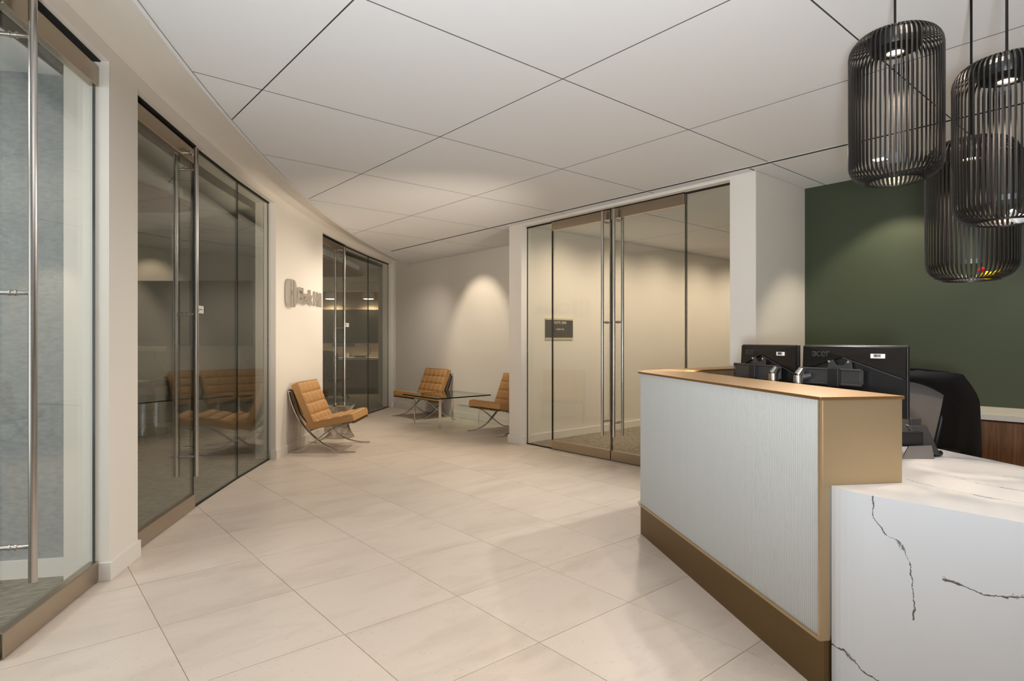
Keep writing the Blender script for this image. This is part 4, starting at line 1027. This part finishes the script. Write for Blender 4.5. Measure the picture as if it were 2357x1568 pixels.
for k, (pi_, po) in enumerate(full):
    for c_ in range(nc + 1):
        w_ = c_ / nc
        x_ = pi_[0] + (po[0] - pi_[0]) * w_; z_ = pi_[1] + (po[1] - pi_[1]) * w_
        hang = max(0.0, (1.0 - z_) / 0.65)
        fold = 0.016 * hang * math.sin(w_ * 15 + 2.0 * hang + (1 if x_ > 0 else 0)) + 0.006 * math.sin(w_ * 31 + k * 0.5) * hang
        y_ = -0.215 + 0.02 * math.sin(pi * w_) - 0.085 * w_ ** 2 + fold
        vs.append((x_, y_, z_))
W1 = nc + 1
for k in range(len(full) - 1):
    for c_ in range(nc): fs.append([k * W1 + c_, k * W1 + c_ + 1, (k + 1) * W1 + c_ + 1, (k + 1) * W1 + c_])
b = MB().verts_faces(vs, fs); bmesh.ops.recalc_face_normals(b.bm, faces=b.bm.faces[:]); bmesh.ops.solidify(b.bm, geom=b.bm.faces[:], thickness=0.012)
b.done('knit_body', M['cloth'], cg, 70)
MB().tube([(x_, -0.33, z_) for x_, z_ in ((-0.26, 1.10), (-0.1, 1.112), (0.1, 1.112), (0.26, 1.10))], [0.02, 0.026, 0.026, 0.02], 10).done('collar', M['cloth'], cg, 60)

# ------------------------------------------------------------------ meeting room contents
def at(X, Y, z=0.0): return (*W(X, Y), z)
# middle room: display, soundbar, table, paper
tv = thing('wall_display', 'large grey display on the wall of the middle glass room', 'display', at(-4.45, 8.11, 1.24), RZ)
MB().box(-0.92, 0.92, -0.045, -0.006, 0, 0.88, bev=0.006).done('housing', M['black'], tv)
MB().box(-0.905, 0.905, -0.047, -0.044, 0.015, 0.865).done('screen', M['screen'], tv)
sbm = thing('soundbar', 'pale soundbar with hanging cable below the display in the middle room', 'soundbar', at(-4.95, 8.11, 1.155), RZ)
MB().box(-0.30, 0.30, -0.10, 0, 0, 0.08, bev=0.01).done('housing', M['counter'], sbm)
MB().tube([(0.12, -0.03, 0), (0.14, -0.02, -0.12), (0.23, -0.02, -0.25), (0.22, -0.03, -0.33), (0.10, -0.08, -0.378)], 0.006, 6).done('cable', M['white'], sbm, 60)
ct = thing('console_table', 'oak console table on frame legs in the middle glass room', 'table', at(-5.0, 7.82, 0.006), RZ)
MB().box(-0.75, 0.42, -0.25, 0.25, 0.70, 0.765, bev=0.003).done('tabletop', M['oak'], ct)
for x0 in (-0.75, 0.35):
    for y0 in (-0.25, 0.19): MB().box(x0, x0 + 0.07, y0, y0 + 0.06, 0, 0.70).done('leg', M['oak'], ct)
    MB().box(x0, x0 + 0.07, -0.19, 0.19, 0.0, 0.05).done('foot_rail', M['oak'], ct)
pp = MB().box(-0.15, 0.12, -0.1, 0.1, 0, 0.012).done('paper_stack', M['paper']); tag(pp, 'white paper stack on the oak console table', 'paper'); pp.location = at(-4.92, 7.78, 0.7715); pp.rotation_euler = (0, 0, RZ + 0.1)
# far room: niche, display, credenza, pendants
o = MB().prism([W(-9, 14.75), W(-2.5, 14.75), W(-2.5, 15.25), W(-9, 15.25)], 2.56, 2.77).done('wall_bulkhead', M['wall']); struct(o, 'bulkhead above the lamps in the far glass room', 'wall')
tv2 = thing('wall_display', 'wide dark display on the far wall seen through the far glass door', 'display', at(-4.1, 15.23, 1.25), RZ)
MB().box(-1.3, 1.3, -0.04, -0.004, 0, 0.86, bev=0.006).done('housing', M['black'], tv2)
MB().box(-1.285, 1.285, -0.042, -0.039, 0.015, 0.845).done('screen', M['screen'], tv2)
sb2 = thing('soundbar', 'dark soundbar below the display in the far room', 'soundbar', at(-4.3, 15.23, 1.155), RZ)
MB().box(-0.28, 0.28, -0.09, 0, 0, 0.08, bev=0.01).done('housing', M['gun'], sb2)
c2 = thing('credenza', 'brown wood cabinet run with pale top in the far glass room', 'cabinet', at(-4.3, 14.94, 0.006), RZ)
MB().box(-2.6, 1.55, -0.31, 0.30, 0.835, 0.885).done('counter_top', M['counter'], c2)
MB().box(-2.6, 1.55, -0.27, 0.30, 0.14, 0.835).done('body', M['oak'], c2)
MB().box(-2.6, 1.55, -0.23, 0.30, 0.0, 0.14).done('toe_kick', M['black'], c2)
for k in range(6): MB().box(-2.59 + 0.69 * k, -1.905 + 0.69 * k, -0.292, -0.27, 0.145, 0.825).done('door', M['oak'], c2)
bx = MB().box(-0.06, 0.06, -0.05, 0.05, 0, 0.11, bev=0.008).done('tissue_box', M['white']); tag(bx, 'small white box on the cabinet in the far room', 'box'); bx.location = at(-4.13, 14.8, 0.892); bx.rotation_euler = (0, 0, RZ)
dv = thing('conference_phone', 'blue grey phone with a cable on the far room cabinet', 'phone', at(-3.78, 14.82, 0.892), RZ)
MB().box(-0.14, 0.14, -0.08, 0.08, 0, 0.055, bev=0.015).done('housing', M['device'], dv)
MB().tube([(0.10, 0.05, 0.04), (0.22, 0.15, 0.10), (0.20, 0.25, 0.22), (0.05, 0.30, 0.34)], 0.008, 6).done('cable', M['black'], dv, 60)
def dome(label, loc):
    t = thing('dome_pendant', label, 'lamp', loc, 0, 'white dome lamps in the far room')
    MB().lathe([(0.145, 0.0), (0.145, 0.07), (0.135, 0.13), (0.10, 0.17), (0.03, 0.185), (0.03, 0.20), (0.0001, 0.20)], 32).done('shade', M['white'], t, 40)
    MB().lathe([(0.0001, -0.012), (0.10, -0.008), (0.138, 0.004), (0.0001, 0.012)], 24).done('bulb', M['bulb'], t, 40)
    spot('dome_light', (0, 0, -0.03), (0, 0.0, -1), 42, 150, 0.5, (1.0, 0.74, 0.42), 0.06, t)
dome('white dome lamp in the far room, left one near the door handles', at(-4.55, 14.93, 2.36))
dome('white dome lamp in the far room, right one by the pane joint', at(-3.60, 14.93, 2.36))
